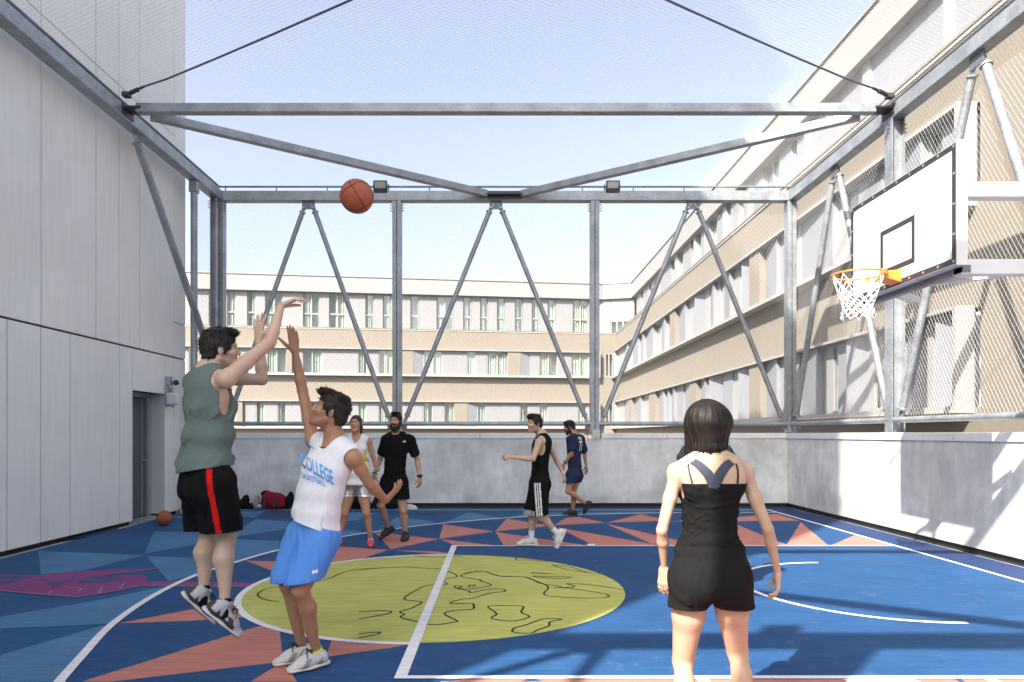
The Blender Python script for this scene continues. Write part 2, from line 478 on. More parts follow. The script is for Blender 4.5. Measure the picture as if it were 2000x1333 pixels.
# magenta creature
def z8(pts): return [(x/4.0, 1060 + y/4.0) for x, y in pts]
patch('magenta', z8([(-40,250),(0,250),(280,262),(450,243),(620,228),(1000,212),(1275,200),(1130,225),(960,245),(780,262),(1130,262),(1155,278),(1125,320),(1090,345),(960,372),(780,405),(600,430),(400,415),(0,380),(-40,378)]), 0.012)
patch('magenta', z8([(1120,308),(1500,310),(1990,318),(1960,346),(1500,345),(1095,343)]), 0.0125)
for q in [[(0,262),(270,270),(60,330),(-30,345),(-30,262)], [(620,300),(740,262),(920,262),(980,300),(800,318),(600,322)], [(270,295),(330,290),(460,315),(520,300),(620,240),(560,300),(420,360),(380,318)]]:
    patch('purple', z8(q), 0.015)
for q, w_ in [([(0,380),(200,398),(400,417),(600,430),(780,405),(960,372),(1090,345)], 0.03), ([(1095,343),(1500,345),(1950,348)], 0.03), ([(780,260),(960,240),(1130,224),(1275,200)], 0.02), ([(360,415),(410,380)], 0.02), ([(500,352),(640,365),(610,392)], 0.02), ([(770,403),(800,355)], 0.02), ([(935,370),(968,325)], 0.02), ([(0,297),(80,295)], 0.02)]:
    ribbon('paint_stroke', 'pink', [fl(*p) for p in z8(q)], w_, 0.018)
# white lines
lw = 0.052
ribbon('court_line', 'whiteline', arc_full, 0.062, 0.020)
ribbon('court_line', 'whiteline', [(BASE, YF+0.05), (BASE, SIDE)], lw, 0.021)
ribbon('court_line', 'whiteline', [(-5.85, SIDE), (BASE + lw/2, SIDE)], lw, 0.0195)
ribbon('court_line', 'whiteline', [(FT - 0.03, KY1), (BASE, KY1)], lw, 0.0225)
ribbon('court_line', 'whiteline', [(FT - 0.03, KY0), (BASE, KY0)], lw, 0.0225)
ribbon('court_line', 'whiteline', [(FT, KY0 - 0.026), (FT, KY1 + 0.026)], 0.075, 0.024)
nc = [(BX + 1.27*math.cos(math.pi/2 + math.pi*i/40), BY + 1.27*math.sin(math.pi/2 + math.pi*i/40)) for i in range(41)]
ribbon('court_line', 'whiteline', nc, lw, 0.0205)
for xx in (1.22, 2.42):
    ribbon('court_line', 'whiteline', [(xx, KY1 + 0.03), (xx, KY1 + 0.16)], 0.10 if xx < 2 else 0.06, 0.0185)
for xx in (1.22, 2.10, 2.95):
    ribbon('court_line', 'whiteline', [(xx, KY0 - 0.03), (xx, KY0 - 0.14)], 0.07, 0.0185)
# black drawing inside the circle
def z3(pts): return [(700 + x/4.55, 1040 + y/4.55) for x, y in pts]
def z2(pts): return [(450 + x/2.5, 980 + y/2.5) for x, y in pts]
def z0(pts): return [(300 + x/2.942, 880 + y/2.942) for x, y in pts]
strokes = [
    z0([(720,787),(640,803),(597,835),(640,862),(720,875)]),
    z0([(900,765),(1010,740),(1090,705),(1200,685),(1471,673)]) ,
    z3([(0,345),(180,325),(400,315),(560,324),(730,335),(880,395),(750,430),(785,470),(620,478),(500,530),(405,600),(520,620),(562,632),(480,680),(370,715),(410,737),(378,765),(530,805)]),
    z3([(600,820),(650,830),(740,825),(860,805),(878,795),(765,733),(860,702),(1010,692),(1025,665),(1005,638),(850,643),(822,632),(920,602),(1010,595),(1170,548),(1290,535),(1300,518),(1230,508),(1150,513),(1000,545),(985,530),(890,510),(920,487),(850,488),(905,510),(1040,505),(1180,475),(1085,440),(1090,432),(915,400),(938,378)]),
    z3([(938,378),(1105,352),(1240,395),(1365,402)]),
    z3([(0,718),(180,704),(270,708),(292,720),(200,745),(0,780)]),
    z3([(0,912),(170,898),(188,908),(100,930),(0,950)]),
    z3([(975,487),(1000,474),(1040,480),(1010,489),(975,487)]),
    z2([(1140,355),(1230,343),(1310,366),(1440,372),(1510,402),(1590,415),(1640,425),(1830,455),(1815,475),(1600,470),(1530,455),(1550,418),(1445,374)]),
    z2([(1640,405),(1760,410),(1930,437)]), z2([(1640,405),(1680,420),(1580,425)]),
    z2([(1465,350),(1575,357),(1470,353)]), z2([(1475,368),(1660,372),(1600,380),(1475,370)]),
    z2([(1570,313),(1650,320),(1740,348),(1815,355)]), z2([(1570,313),(1640,335),(1740,350)]),
    z2([(1395,278),(1400,290),(1450,288),(1540,296)]),
    z2([(1255,520),(1290,513),(1425,515),(1420,545),(1460,568),(1375,588),(1275,575),(1300,553),(1255,520)]),
    z2([(1385,622),(1450,605),(1530,578),(1620,580),(1560,592),(1555,612),(1500,632),(1465,648),(1380,642),(1385,622)]),
    z2([(900,268),(1000,275),(1130,268)]),
]
for s_ in strokes:
    ribbon('paint_stroke', 'blackline', catmull([fl(*p) for p in s_], 4), 0.017, 0.021)

# ------------------------------------------------------------------ parapets
def parapet(name, label, x0, x1, y0, y1, face, cuts, ztop=1.50, along='x', gap=None):
    t = empty(name, ((x0+x1)/2, (y0+y1)/2, 0), label, 'wall')
    w = MB(); w.box(x0, x1, y0, y1, 0.075, 1.385); w.build('wall_panel', M['concrete'], t, bevel=0.006)
    w = MB()
    if along == 'x': w.box(x0, x1, y0 + 0.05*face, y1, -0.02, 0.075)
    else: w.box(x0 + 0.05, x1, y0, y1, -0.02, 0.075)
    w.build('base_joint', M['black_gap'], t)
    for a, c in zip(cuts[:-1], cuts[1:]):
        if gap and abs((a + c)/2 - gap) < 0.15: continue
        w = MB()
        if along == 'x': w.box(a + 0.003, c - 0.003, y0 - 0.02, y1 + 0.02, 1.388, ztop)
        else: w.box(x0 - 0.02, x1 + 0.02, a + 0.003, c - 0.003, 1.388, ztop)
        w.build('coping_slab', M['coping'], t, bevel=0.006)
    return t
ng = (at(1142, 850, YB).x, at(1174, 850, YB).x)
parapet('parapet_wall', 'grey concrete parapet wall closing the far end of the court', XL - 1.6, XR, YB, YB + 0.34, 1,
        [XL - 1.6, -4.0, at(607,850,YB).x, -2.0, -0.4, ng[0], ng[1], 3.4, XR - 0.022], gap=(ng[0]+ng[1])/2)
parapet('parapet_wall', 'sunlit concrete parapet wall along the right side below the hoop', XR, XR + 0.34, YF - 0.34, YB + 0.34, 1,
        [YF - 0.34, 2.2, 5.0, 8.95, 12.05, YB + 0.36], along='y')
parapet('parapet_wall', 'concrete parapet wall behind the camera end of the court', XL, XR, YF - 0.34, YF, 0, [XL, -2, 2, XR - 0.022])

# ------------------------------------------------------------------ left building
TW = empty('tall_building', (XL - 6, 5, -9), 'tall grey panel clad building forming the shaded left side of the court', 'building')
TY0, TY1, TH = -2.9, 13.33, 20.2
dY0, dY1, dZ = 11.42, 12.50, 2.20          # door opening
w = MB()
w.box(-21, XL - 0.36, TY0 + 0.01, TY1 - 0.01, -9, TH - 0.02)
w.build('core_wall', M['tower_dark'], TW)
w = MB()
w.box(XL - 0.37, XL - 0.03, TY0 + 0.01, dY0 - 0.002, 0.05, TH - 0.02)
w.box(XL - 0.37, XL - 0.03, dY1 + 0.002, TY1 - 0.01, 0.05, TH - 0.02)
w.box(XL - 0.37, XL - 0.03, dY0 - 0.002, dY1 + 0.002, dZ + 0.002, TH - 0.02)
w.build('backing_wall', M['joint'], TW)
w = MB(); w.box(XL - 0.30, XL - 0.06, TY0, dY0, -0.02, 0.05); w.box(XL - 0.30, XL - 0.06, dY1, TY1, -0.02, 0.05)
w.build('base_joint', M['black_gap'], TW)
yy = lambda px: -XL * F / (CX - px)
low = [TY0, -0.6, 1.8, 4.2, 6.3, 7.4, yy(14), yy(80), yy(137), yy(233), dY0]
for a, c in zip(low[:-1], low[1:]):
    w = MB(); w.box(XL - 0.028, XL, a + 0.010, c - 0.010, 0.055, 2.885); w.build('cladding_panel', M['tower'], TW, bevel=0.003)
w = MB(); w.box(XL - 0.028, XL, dY0 + 0.006, dY1 - 0.004, dZ, 2.885); w.build('cladding_panel', M['tower'], TW, bevel=0.003)
for a, c in ((dY1, yy(340)), (yy(340), TY1)):
    w = MB(); w.box(XL - 0.028, XL, a + 0.009, c - 0.009, 0.055, 2.885); w.build('cladding_panel', M['tower'], TW, bevel=0.003)
up = [TY0, -0.6, 1.8, 4.2, 6.3, 7.6, yy(80), yy(187), yy(232), yy(272), yy(340), TY1]
for i, (a, c) in enumerate(zip(up[:-1], up[1:])):
    lv = [2.905, 7.0, 10.6, 14.2, 17.8, TH] if i < len(up) - 2 else [2.905, 3.55, 7.3, 10.6, 14.2, 17.8, TH]
    for z0_, z1_ in zip(lv[:-1], lv[1:]):
        w = MB(); w.box(XL - 0.028, XL + 0.004, a + 0.009, c - 0.009, z0_ + 0.008, z1_ - 0.006); w.build('cladding_panel', M['tower'], TW, bevel=0.003)
# end walls of the building
w = MB(); w.box(-21, XL - 0.03, TY1 - 0.01, TY1, -9, TH)
w.build('end_wall', M['tower'], TW)
w = MB(); w.box(-21, XL - 0.03, TY0, TY0 + 0.01, -9, TH); w.build('end_wall', M['tower'], TW)
# door recess
w = MB(); w.box(XL - 0.24, XL - 0.002, dY1, dY1 + 0.012, 0.0, dZ); w.build('door_reveal', M['tower_dark'], TW)
w = MB(); w.box(XL - 0.24, XL - 0.03, dY0 - 0.012, dY0, 0.0, dZ); w.build('door_reveal', M['tower_dark'], TW)
w = MB(); w.box(XL - 0.34, XL + 0.10, dY0, dY1, -0.018, 0.018); w.build('door_sill', M['door_frame'], TW)
fr = MB()
fr.box(XL - 0.32, XL - 0.24, dY1 - 0.09, dY1, 0.02, dZ - 0.07)
fr.box(XL - 0.32, XL - 0.24, dY0, dY0 + 0.07, 0.02, dZ - 0.07)
fr.box(XL - 0.32, XL - 0.24, dY0, dY1, dZ - 0.07, dZ)
fr.build('door_frame', M['door_frame'], TW, bevel=0.004)
dr = MB(); dr.box(XL - 0.335, XL - 0.29, dY0 + 0.07, dY1 - 0.09, 0.03, dZ - 0.07)
dr_o = dr.build('door', M['door'], TW, bevel=0.004)
q = MB(); q.tube([(XL - 0.285, dY1 - 0.17, 1.02), (XL - 0.235, dY1 - 0.17, 1.02), (XL - 0.235, dY1 - 0.30, 1.02)], 0.011, 8)
q.build('handle', M['door_frame'], dr_o)
q = MB(); q.box(XL - 0.289, XL - 0.275, dY1 - 0.25, dY1 - 0.235, 0.05, dZ - 0.1); q.build('trim_strip', M['door_frame'], dr_o)

# ------------------------------------------------------------------ steel cage
CG = empty('steel_sports_cage', (0, 6.6, 0), 'galvanised steel frame cage with wire netting over the rooftop court', 'cage')
FXL, FXR, FYB, FYF = -5.75, 6.0, 14.25, -0.88
ZT0, ZT1, ZP = 6.24, 6.44, 6.55
ZR = 1.69
def part(mb, name, m='steel', bevel=0.0, smooth=False, parent=None):
    return mb.build(name, M[m], parent or CG, bevel=bevel, smooth=smooth, autos=smooth)
# perimeter beams
q = MB(); q.box(FXL + 0.1, FXR - 0.1, FYB - 0.1, FYB + 0.1, ZT0, ZT1); part(q, 'beam', bevel=0.01)
q = MB(); q.box(FXL + 0.1, FXR - 0.1, FYF - 0.1, FYF + 0.1, ZT0, ZT1); part(q, 'beam', bevel=0.01)
q = MB(); q.box(FXL - 0.1, FXL + 0.1, FYF - 0.1, FYB + 0.1, ZT0, ZT1); part(q, 'beam', bevel=0.01)
q = MB(); q.box(FXR - 0.1, FXR + 0.1, FYF - 0.1, FYB + 0.1, ZT0, ZT1); part(q, 'beam', bevel=0.01)
TB = (10.5, 2.85)
for ty in TB:
    q = MB(); q.box(FXL + 0.28, FXR - 0.34, ty - 0.07, ty + 0.07, 6.32, 6.455); part(q, 'beam', bevel=0.008)
    for s_, xx in ((1, FXL), (-1, FXR)):
        q = MB(); q.box(min(xx + s_*0.10, xx + s_*0.36), max(xx + s_*0.10, xx + s_*0.36), ty - 0.10, ty + 0.16, 6.375, 6.40)
        part(q, 'gusset_plate', 'dark_metal')
        q = MB(); q.box(min(xx + s_*0.10, xx + s_*0.115), max(xx + s_*0.10, xx + s_*0.115), ty - 0.12, ty + 0.2, 6.28, 6.43)
        part(q, 'gusset_plate', 'dark_metal')
# horizontal V braces
for ty, yend in ((10.5, FYB), (2.85, FYF)):
    sg = 1 if yend > ty else -1
    for xx, xc in ((FXL + 0.40, -0.27), (FXR - 0.48, 0.46)):
        q = MB(); q.beam((xx, ty + sg*0.15, 6.36), (xc, yend - sg*0.13, 6.36), 0.13, 0.13); part(q, 'brace', bevel=0.008)
    q = MB(); q.box(-0.30, 0.49, min(yend - sg*0.22, yend - sg*0.102), max(yend - sg*0.22, yend - sg*0.102), 6.33, 6.35); part(q, 'gusset_plate', 'dark_metal')
    q = MB(); q.box(-0.25, 0.44, min(yend - sg*0.11, yend - sg*0.102), max(yend - sg*0.11, yend - sg*0.102), 6.255, 6.425)
    part(q, 'gusset_plate', 'dark_metal')
# thin rail above the beams with stubs
for a, c in (((FXL, FYB), (FXR, FYB)), ((FXL, FYF), (FXR, FYF)), ((FXL, FYF), (FXL, FYB)), ((FXR, FYF), (FXR, FYB))):
    a = Vector((*a, ZP)); c = Vector((*c, ZP))
    q = MB(); q.tube([a, c], 0.021, 8); part(q, 'net_rail', 'steel_dark', smooth=True)
    n = int((c - a).length / 1.02)
    for i in range(n + 1):
        p = a.lerp(c, (i + 0.12) / (n + 0.24))
        q = MB(); q.tube([p, (p.x, p.y, ZT1 - 0.01)], 0.013, 6); part(q, 'rail_stub', 'steel_dark')
# posts (rolled sections): two flanges and a web
def hpost(x, y, z0, z1, w, axis, name='post'):
    q = MB()
    f = 0.016
    if axis == 'x':      # flanges seen side by side from the court
        q.box(x - w/2, x - w*0.08, y - w/2, y - w/2 + f, z0, z1); q.box(x + w*0.08, x + w/2, y - w/2, y - w/2 + f, z0, z1)
        q.box(x - w/2, x + w/2, y + w/2 - f, y + w/2, z0, z1)
        q.box(x - w*0.08, x - w*0.04, y - w/2, y + w/2 - f, z0, z1); q.box(x + w*0.04, x + w*0.08, y - w/2, y + w/2 - f, z0, z1)
        q.box(x - w/2, x - w/2 + f, y - w/2 + f, y + w/2 - f, z0, z1); q.box(x + w/2 - f, x + w/2, y - w/2 + f, y + w/2 - f, z0, z1)
    else:
        q.box(x - w/2, x - w/2 + f, y - w/2, y + w/2, z0, z1)
        q.box(x + w/2 - f, x + w/2, y - w/2, y + w/2, z0, z1)
        q.box(x - w/2 + f, x + w/2 - f, y - w*0.1, y + w*0.1, z0, z1)
    o = part(q, name)
    bt = MB()
    for sx in (-1, 1):
        for zz in (z1 - 0.08, z1 - 0.14, z1 - 0.2):
            bt.tube([(x + sx*(w/2), y - w*0.25, zz), (x + sx*(w/2 + 0.05), y - w*0.25, zz)], 0.010, 6)
    bt.build('bolt', M['steel_dark'], o)
    pl = MB(); pl.box(x - w*0.7, x + w*0.7, y - w*0.7, y + w*0.7, z0 - 0.012, z0); pl.build('base_plate', M['steel_dark'], o)
    return o
backX = [at(776, 0, FYB).x, at(1161, 0, FYB).x]
for yv in (FYB, FYF):
    for x in [FXL + 0.02] + backX + [FXR - 0.04]:
        hpost(x, yv, 1.51, ZT0, 0.18, 'x')
hpost(FXL - 0.0, FYB - 0.26, 1.36, ZT0, 0.12, 'y')
sideY = [10.55, 6.85, 3.15]
for y in sideY:
    hpost(FXR, y, 1.51, ZT0, 0.20, 'y')
# slim pole and long strut at the left building
q = MB(); q.tube([(FXL, 13.07, 0.0), (FXL, 13.07, ZT0)], 0.062, 14); part(q, 'post', smooth=True)
q = MB(); q.box(FXL - 0.07, FXL + 0.07, 13.0, 13.14, 6.02, 6.23); part(q, 'clamp', 'steel')
def strut(a, c, r=0.05, ends=True):
    a = Vector(a); c = Vector(c); d = (c - a).normalized()
    q = MB(); q.tube([a + d*0.16, c - d*0.16], r, 12); o = part(q, 'strut', smooth=True)
    for p, e in ((a, d), (c, -d)):
        m_ = MB(); m_.tube([p + e*0.15, p + e*0.175], r*1.35, 12); m_.build('end_cap', M['steel'], o)
        m_ = MB(); m_.beam(p - e*0.02, p + e*0.16, r*1.5, 0.014, up=(0, 1, 0.01) if abs(d.y) < 0.3 else (1, 0, 0.01)); m_.build('fork_plate', M['steel'], o)
    return o
strut((FXL, 10.92, ZT0 - 0.02), (-5.42, 14.12, 1.72), 0.062)
# back and front zigzag
for yv in (FYB, FYF):
    xs = [FXL + 0.02] + backX + [FXR - 0.04]
    for a, c in zip(xs[:-1], xs[1:]):
        m_ = (a + c)/2
        strut((m_ - 0.075, yv, ZT0 - 0.06), (a + 0.14, yv, ZR + 0.02))
        strut((m_ + 0.075, yv, ZT0 - 0.06), (c - 0.14, yv, ZR + 0.02))
        q = MB(); q.box(m_ - 0.13, m_ + 0.13, yv - 0.035, yv - 0.015, ZT0 - 0.16, ZT0 - 0.001); gp = part(q, 'gusset_plate', 'steel_dark')
        q = MB()
        for sx in (-0.09, -0.05, 0.05, 0.09):
            q.tube([(m_ + sx, yv - 0.035, ZT0 - (0.07 if abs(sx) < 0.08 else 0.12)), (m_ + sx, yv - 0.05, ZT0 - (0.07 if abs(sx) < 0.08 else 0.12))], 0.014, 8)
        q.build('bolt', M['bolt'], gp)
    for x in xs:
        q = MB(); q.box(x - 0.2, x + 0.2, yv - 0.03, yv - 0.015, ZR - 0.10, ZR - 0.02); part(q, 'gusset_plate', 'steel_dark')
ys = [FYF] + list(reversed(sideY)) + [FYB]
for a, c in zip(ys[:-1], ys[1:]):
    m_ = (a + c)/2
    strut((FXR, m_ - 0.075, ZT0 - 0.06), (FXR, a + 0.14, ZR + 0.02), 0.055)
    strut((FXR, m_ + 0.075, ZT0 - 0.06), (FXR, c - 0.14, ZR + 0.02), 0.055)
    q = MB(); q.box(FXR - 0.035, FXR - 0.015, m_ - 0.13, m_ + 0.13, ZT0 - 0.16, ZT0 - 0.001); part(q, 'gusset_plate', 'steel_dark')
# lower rails
for a, c in (((FXL + 0.1, FYB - 0.04), (FXR - 0.02, FYB - 0.04)), ((FXL + 0.1, FYF), (FXR, FYF)), ((FXR - 0.06, FYF), (FXR - 0.06, FYB - 0.06))):
    q = MB(); q.tube([(*a, ZR), (*c, ZR)], 0.045, 12); part(q, 'lower_rail', smooth=True)
# bracing cables with turnbuckles
def cable(a, c):
    a = Vector(a); c = Vector(c); d = (c - a).normalized()
    q = MB()
    pts = [a + d*0.55]
    for i in range(1, 12):
        t = i/12; p = a.lerp(c, t); p.z -= 0.16*4*t*(1-t); pts.append(p)
    pts.append(c - d*0.55)
    q.tube(pts, 0.013, 8); o = part(q, 'bracing_cable', 'cable', smooth=True)
    for p, e in ((a, d), (c, -d)):
        m_ = MB()
        m_.tube([p + e*0.02, p + e*0.2], 0.016, 8); m_.tube([p + e*0.2, p + e*0.4], 0.030, 8); m_.tube([p + e*0.42, p + e*0.56], 0.018, 8)
        m_.box(p.x + e.x*0.1 - 0.05, p.x + e.x*0.1 + 0.05, p.y + e.y*0.1 - 0.05, p.y + e.y*0.1 + 0.05, p.z - 0.03, p.z + 0.03)
        m_.build('turnbuckle', M['dark_metal'], o)
cable((FXL + 0.12, TB[0] - 0.12, 6.52), (FXR - 0.12, TB[1] + 0.12, 6.52))
cable((FXR - 0.12, TB[0] - 0.12, 6.50), (FXL + 0.12, TB[1] + 0.12, 6.50))
# wire rope netting: two families of crossing strands on each face
CW, CH, RW = 0.068, 0.112, 0.0019
def netface(P, L_, H_, wave=0.0, cw=CW, chh=CH, r=RW, sagf=None):
    """P(s,t)->Vector on the face, 0<=s<=L_, 0<=t<=H_"""
    q = MB()
    def seg(pts):
        n = len(q.v)
        m = len(pts)
        for i, p in enumerate(pts):
            d = (pts[min(i+1, m-1)] - pts[max(i-1, 0)]).normalized()
            u = d.orthogonal().normalized(); v_ = d.cross(u)
            for k in range(3):
                t = 2*math.pi*k/3
                q.v.append(tuple(p + (u*math.cos(t) + v_*math.sin(t))*r))
        for i in range(m - 1):
            for k in range(3):
                l = (k+1) % 3
                q.f.append((n+i*3+k, n+i*3+l, n+(i+1)*3+l, n+(i+1)*3+k)); q.m.append(0)
    k = cw/chh
    span = H_*k
    i0 = -int(span/cw) - 1
    nn = int(L_/cw) + 1
    for sgn in (1, -1):
        for i in range(i0, nn + 1):
            s0 = i*cw if sgn > 0 else L_ - i*cw
            # s = s0 + sgn*k*t
            t0 = 0.0; t1 = H_
            if sgn > 0:
                if s0 < 0: t0 = -s0/k
                if s0 + k*H_ > L_: t1 = (L_ - s0)/k
            else:
                if s0 > L_: t0 = (s0 - L_)/k
                if s0 - k*H_ < 0: t1 = s0/k
            if t1 - t0 < 0.02: continue
            ns = 1 if sagf is None else 6
            pts = []
            for j in range(ns + 1):
                t = t0 + (t1 - t0)*j/ns
                p = P(s0 + sgn*k*t, t)
                if sagf: p.z -= sagf(s0 + sgn*k*t, t)
                pts.append(p)
            seg(pts)
    o = q.build('wire_netting', M['wire'], CG)
    o['kind'] = 'stuff'
    return o
netface(lambda s, t: Vector((FXL + s, FYB + 0.11, ZR + t)), FXR - FXL, ZT1 - ZR)
netface(lambda s, t: Vector((FXR + 0.11, FYF + s, ZR + t)), FYB - FYF, ZT1 - ZR, r=0.0012)
netface(lambda s, t: Vector((FXL - 0.02, 13.13 + s, ZR + t)), FYB - 13.13, ZT1 - ZR)
LY = FYB - FYF; LX = FXR - FXL
netface(lambda s, t: Vector((FXL + s, FYF + t, ZP)), LX, LY, cw=0.118, chh=0.066, r=0.0009,
        sagf=lambda s, t: 0.10*math.sin(math.pi*min(max(s/LX, 0), 1)) * (0.4 + 0.6*abs(math.sin(math.pi*t/3.75))))
# floodlights on the end beams
def floodlight(x, y, sg, label):
    t = empty('floodlight', (x, y, ZT1), label, 'floodlight', 'floodlights on the end beams of the cage')
    f_ = sg
    q = MB()
    # body leaning towards the court
    a = Vector((x, y - f_*0.10, ZT1 - 0.06)); up = Vector((0, -f_*0.35, 1)).normalized(); n = Vector((0, -up.z*f_, -0.35)).normalized()
    r = Vector((1, 0, 0))
    def P(u, v, w_): return a + r*u + up*v - n*w_
    def slab(u0, u1, v0, v1, w0, w1):
        q.hexa([P(u0,v0,w0),P(u1,v0,w0),P(u1,v0,w1),P(u0,v0,w1),P(u0,v1,w0),P(u1,v1,w0),P(u1,v1,w1),P(u0,v1,w1)])
    slab(-0.14, 0.14, 0.0, 0.25, 0.0, 0.06)
    q.build('housing', M['dark_metal'], t, bevel=0.012)
    q = MB()
    slab(-0.11, 0.11, 0.10, 0.225, -0.004, 0.002); q.build('lens', M['lens'], t)
    q = MB()
    for i in range(9): slab(-0.12 + i*0.03, -0.114 + i*0.03, 0.02, 0.24, 0.06, 0.085)
    q.build('cooling_fin', M['dark_metal'], t)
    q = MB(); q.box(x - 0.16, x - 0.145, y - 0.07, y + 0.02, ZT1, ZT1 + 0.15); q.box(x + 0.145, x + 0.16, y - 0.07, y + 0.02, ZT1, ZT1 + 0.15); q.box(x - 0.16, x + 0.16, y - 0.05, y + 0.02, ZT1 + 0.0005, ZT1 + 0.012)
    q.build('bracket', M['dark_metal'], t)
M['lens'] = mat('floodlight_lens', (0.42, 0.40, 0.36), 0.25, var=0.03)
floodlight(at(745, 0, FYB).x, FYB, 1, 'grey floodlight on the far beam, just right of the airborne ball')
floodlight(at(1195, 0, FYB).x, FYB, 1, 'grey floodlight on the far beam, right of the middle posts')
floodlight(-2.7, FYF, -1, 'floodlight on the beam behind the camera, left one')
floodlight(2.4, FYF, -1, 'floodlight on the beam behind the camera, right one')
# junction box at the foot of a far post
jb = empty('junction_box', (backX[1], FYB - 0.2, 1.4), 'small grey junction box in the parapet gap below the far post', 'box')
q = MB(); q.box(backX[1] - 0.075, backX[1] + 0.085, FYB - 0.22, FYB - 0.10, 1.405, 1.56); q.build('housing', M['door_frame'], jb, bevel=0.008)
q = MB(); q.tube([(backX[1] - 0.15, FYB - 0.15, 1.39), (backX[1] - 0.17, FYB - 0.15, 1.47), (backX[1] - 0.17, FYB - 0.12, 1.62)], 0.006, 6)
for dx in (-0.03, 0.0, 0.03): q.tube([(backX[1] + dx, FYB - 0.16, 1.41), (backX[1] + dx, FYB - 0.16, 1.388)], 0.008, 6)
q.build('cable_gland', M['dark_metal'], jb)
# ------------------------------------------------------------------ basketball hoop
M['board'] = mat('white_backboard', (0.80, 0.80, 0.79), 0.45, var=0.02)
M['black_paint'] = mat('black_paint', (0.03, 0.03, 0.033), 0.5)
M['rim'] = mat('orange_rim', (0.78, 0.22, 0.035), 0.45, var=0.05)
M['cord'] = mat('white_net_cord', (0.78, 0.76, 0.73), 0.8, var=0.05)
M['alu'] = mat('pale_grey_aluminium', (0.62, 0.63, 0.65), 0.45, 0.25, var=0.04)
HP = empty('basketball_hoop', (5.8, 6.84, 0), 'white basketball backboard with orange rim and white net on steel arms', 'hoop')
BXF, BY0, BY1, BZ0, BZ1 = 3.91, 5.95, 7.73, 2.94, 3.985
bd = MB(); bd.box(BXF, BXF + 0.022, BY0, BY1, BZ0, BZ1); bo = bd.build('backboard', M['board'], HP)
q = MB(); e = 0.055
for (a, c, z0_, z1_) in ((BY0+0.004, BY1-0.004, BZ0+0.004, BZ0 + e), (BY0+0.004, BY1-0.004, BZ1 - e, BZ1-0.004), (BY0+0.004, BY0 + e, BZ0 + e, BZ1 - e), (BY1 - e, BY1-0.004, BZ0 + e, BZ1 - e)):
    q.box(BXF - 0.0025, BXF + 0.001, a, c, z0_, z1_)
q.build('border_marking', M['black_paint'], bo)
q = MB(); yc = (BY0 + BY1)/2; iw, ih, e2 = 0.295, 0.45, 0.05
z0_ = BZ0 + 0.16
for (a, c, u, v) in ((yc - iw, yc + iw, z0_, z0_ + e2), (yc - iw, yc + iw, z0_ + ih - e2, z0_ + ih), (yc - iw, yc - iw + e2, z0_ + e2, z0_ + ih - e2), (yc + iw - e2, yc + iw, z0_ + e2, z0_ + ih - e2)):
    q.box(BXF - 0.0025, BXF + 0.001, a, c, u, v)
q.build('target_marking', M['black_paint'], bo)
q = MB()
for i in range(9):
    y = BY0 + 0.03 + i*(BY1 - BY0 - 0.06)/8
    for z in (BZ0 + 0.028, BZ1 - 0.028): q.tube([(BXF - 0.006, y, z), (BXF, y, z)], 0.012, 8)
for i in range(1, 4):
    z = BZ0 + i*(BZ1 - BZ0)/4
    for y in (BY0 + 0.028, BY1 - 0.028): q.tube([(BXF - 0.006, y, z), (BXF, y, z)], 0.012, 8)
q.build('screw', M['bolt'], bo)
# aluminium surround frame behind the board
q = MB()
q.box(BXF + 0.022, BXF + 0.09, BY0 - 0.012, BY0 + 0.04, BZ0 - 0.012, BZ1 + 0.012); q.box(BXF + 0.022, BXF + 0.09, BY1 - 0.04, BY1 + 0.012, BZ0 - 0.012, BZ1 + 0.012)
q.box(BXF + 0.022, BXF + 0.09, BY0 + 0.04, BY1 - 0.04, BZ0 - 0.012, BZ0 + 0.04); q.box(BXF + 0.022, BXF + 0.09, BY0 + 0.04, BY1 - 0.04, BZ1 - 0.04, BZ1 + 0.012)
q.build('surround_frame', M['alu'], HP)
q = MB(); q.box(BXF - 0.002, BXF + 0.0225, BY0 - 0.012, BY0 - 0.001, BZ0 - 0.012, BZ1 + 0.012); q.build('edge_trim', M['alu'], HP)
# arms to the side frame
for (y, z) in ((BY0 + 0.12, 3.60), (BY0 + 0.12, 2.93)):
    q = MB(); q.box(BXF + 0.092, FXR - 0.1, y - 0.06, y + 0.06, z - 0.065, z + 0.065); q.build('arm', M['alu'], HP, bevel=0.008)
for y in (BY0 + 0.12,):
    q = MB(); q.box(FXR - 0.098, FXR - 0.04, y - 0.08, y + 0.08, 2.60, ZT0 - 0.002); q.build('hanger', M['steel'], HP, bevel=0.006)
q = MB(); q.box(BXF + 0.092, BXF + 0.16, BY0 + 0.05, BY1 - 0.05, BZ0 - 0.06, BZ0 + 0.0); q.build('cross_member', M['steel_dark'], HP)
q = MB(); q.beam((BXF + 0.12, yc - 0.25, BZ0 - 0.02), (BXF + 0.55, BY0 + 0.25, BZ0 - 0.03), 0.07, 0.07); q.build('diagonal_arm', M['alu'], HP)
q = MB(); q.beam((BXF + 0.12, yc + 0.25, BZ0 - 0.02), (BXF + 0.55, BY1 - 0.3, BZ0 - 0.03), 0.07, 0.07); q.build('diagonal_arm', M['alu'], HP)
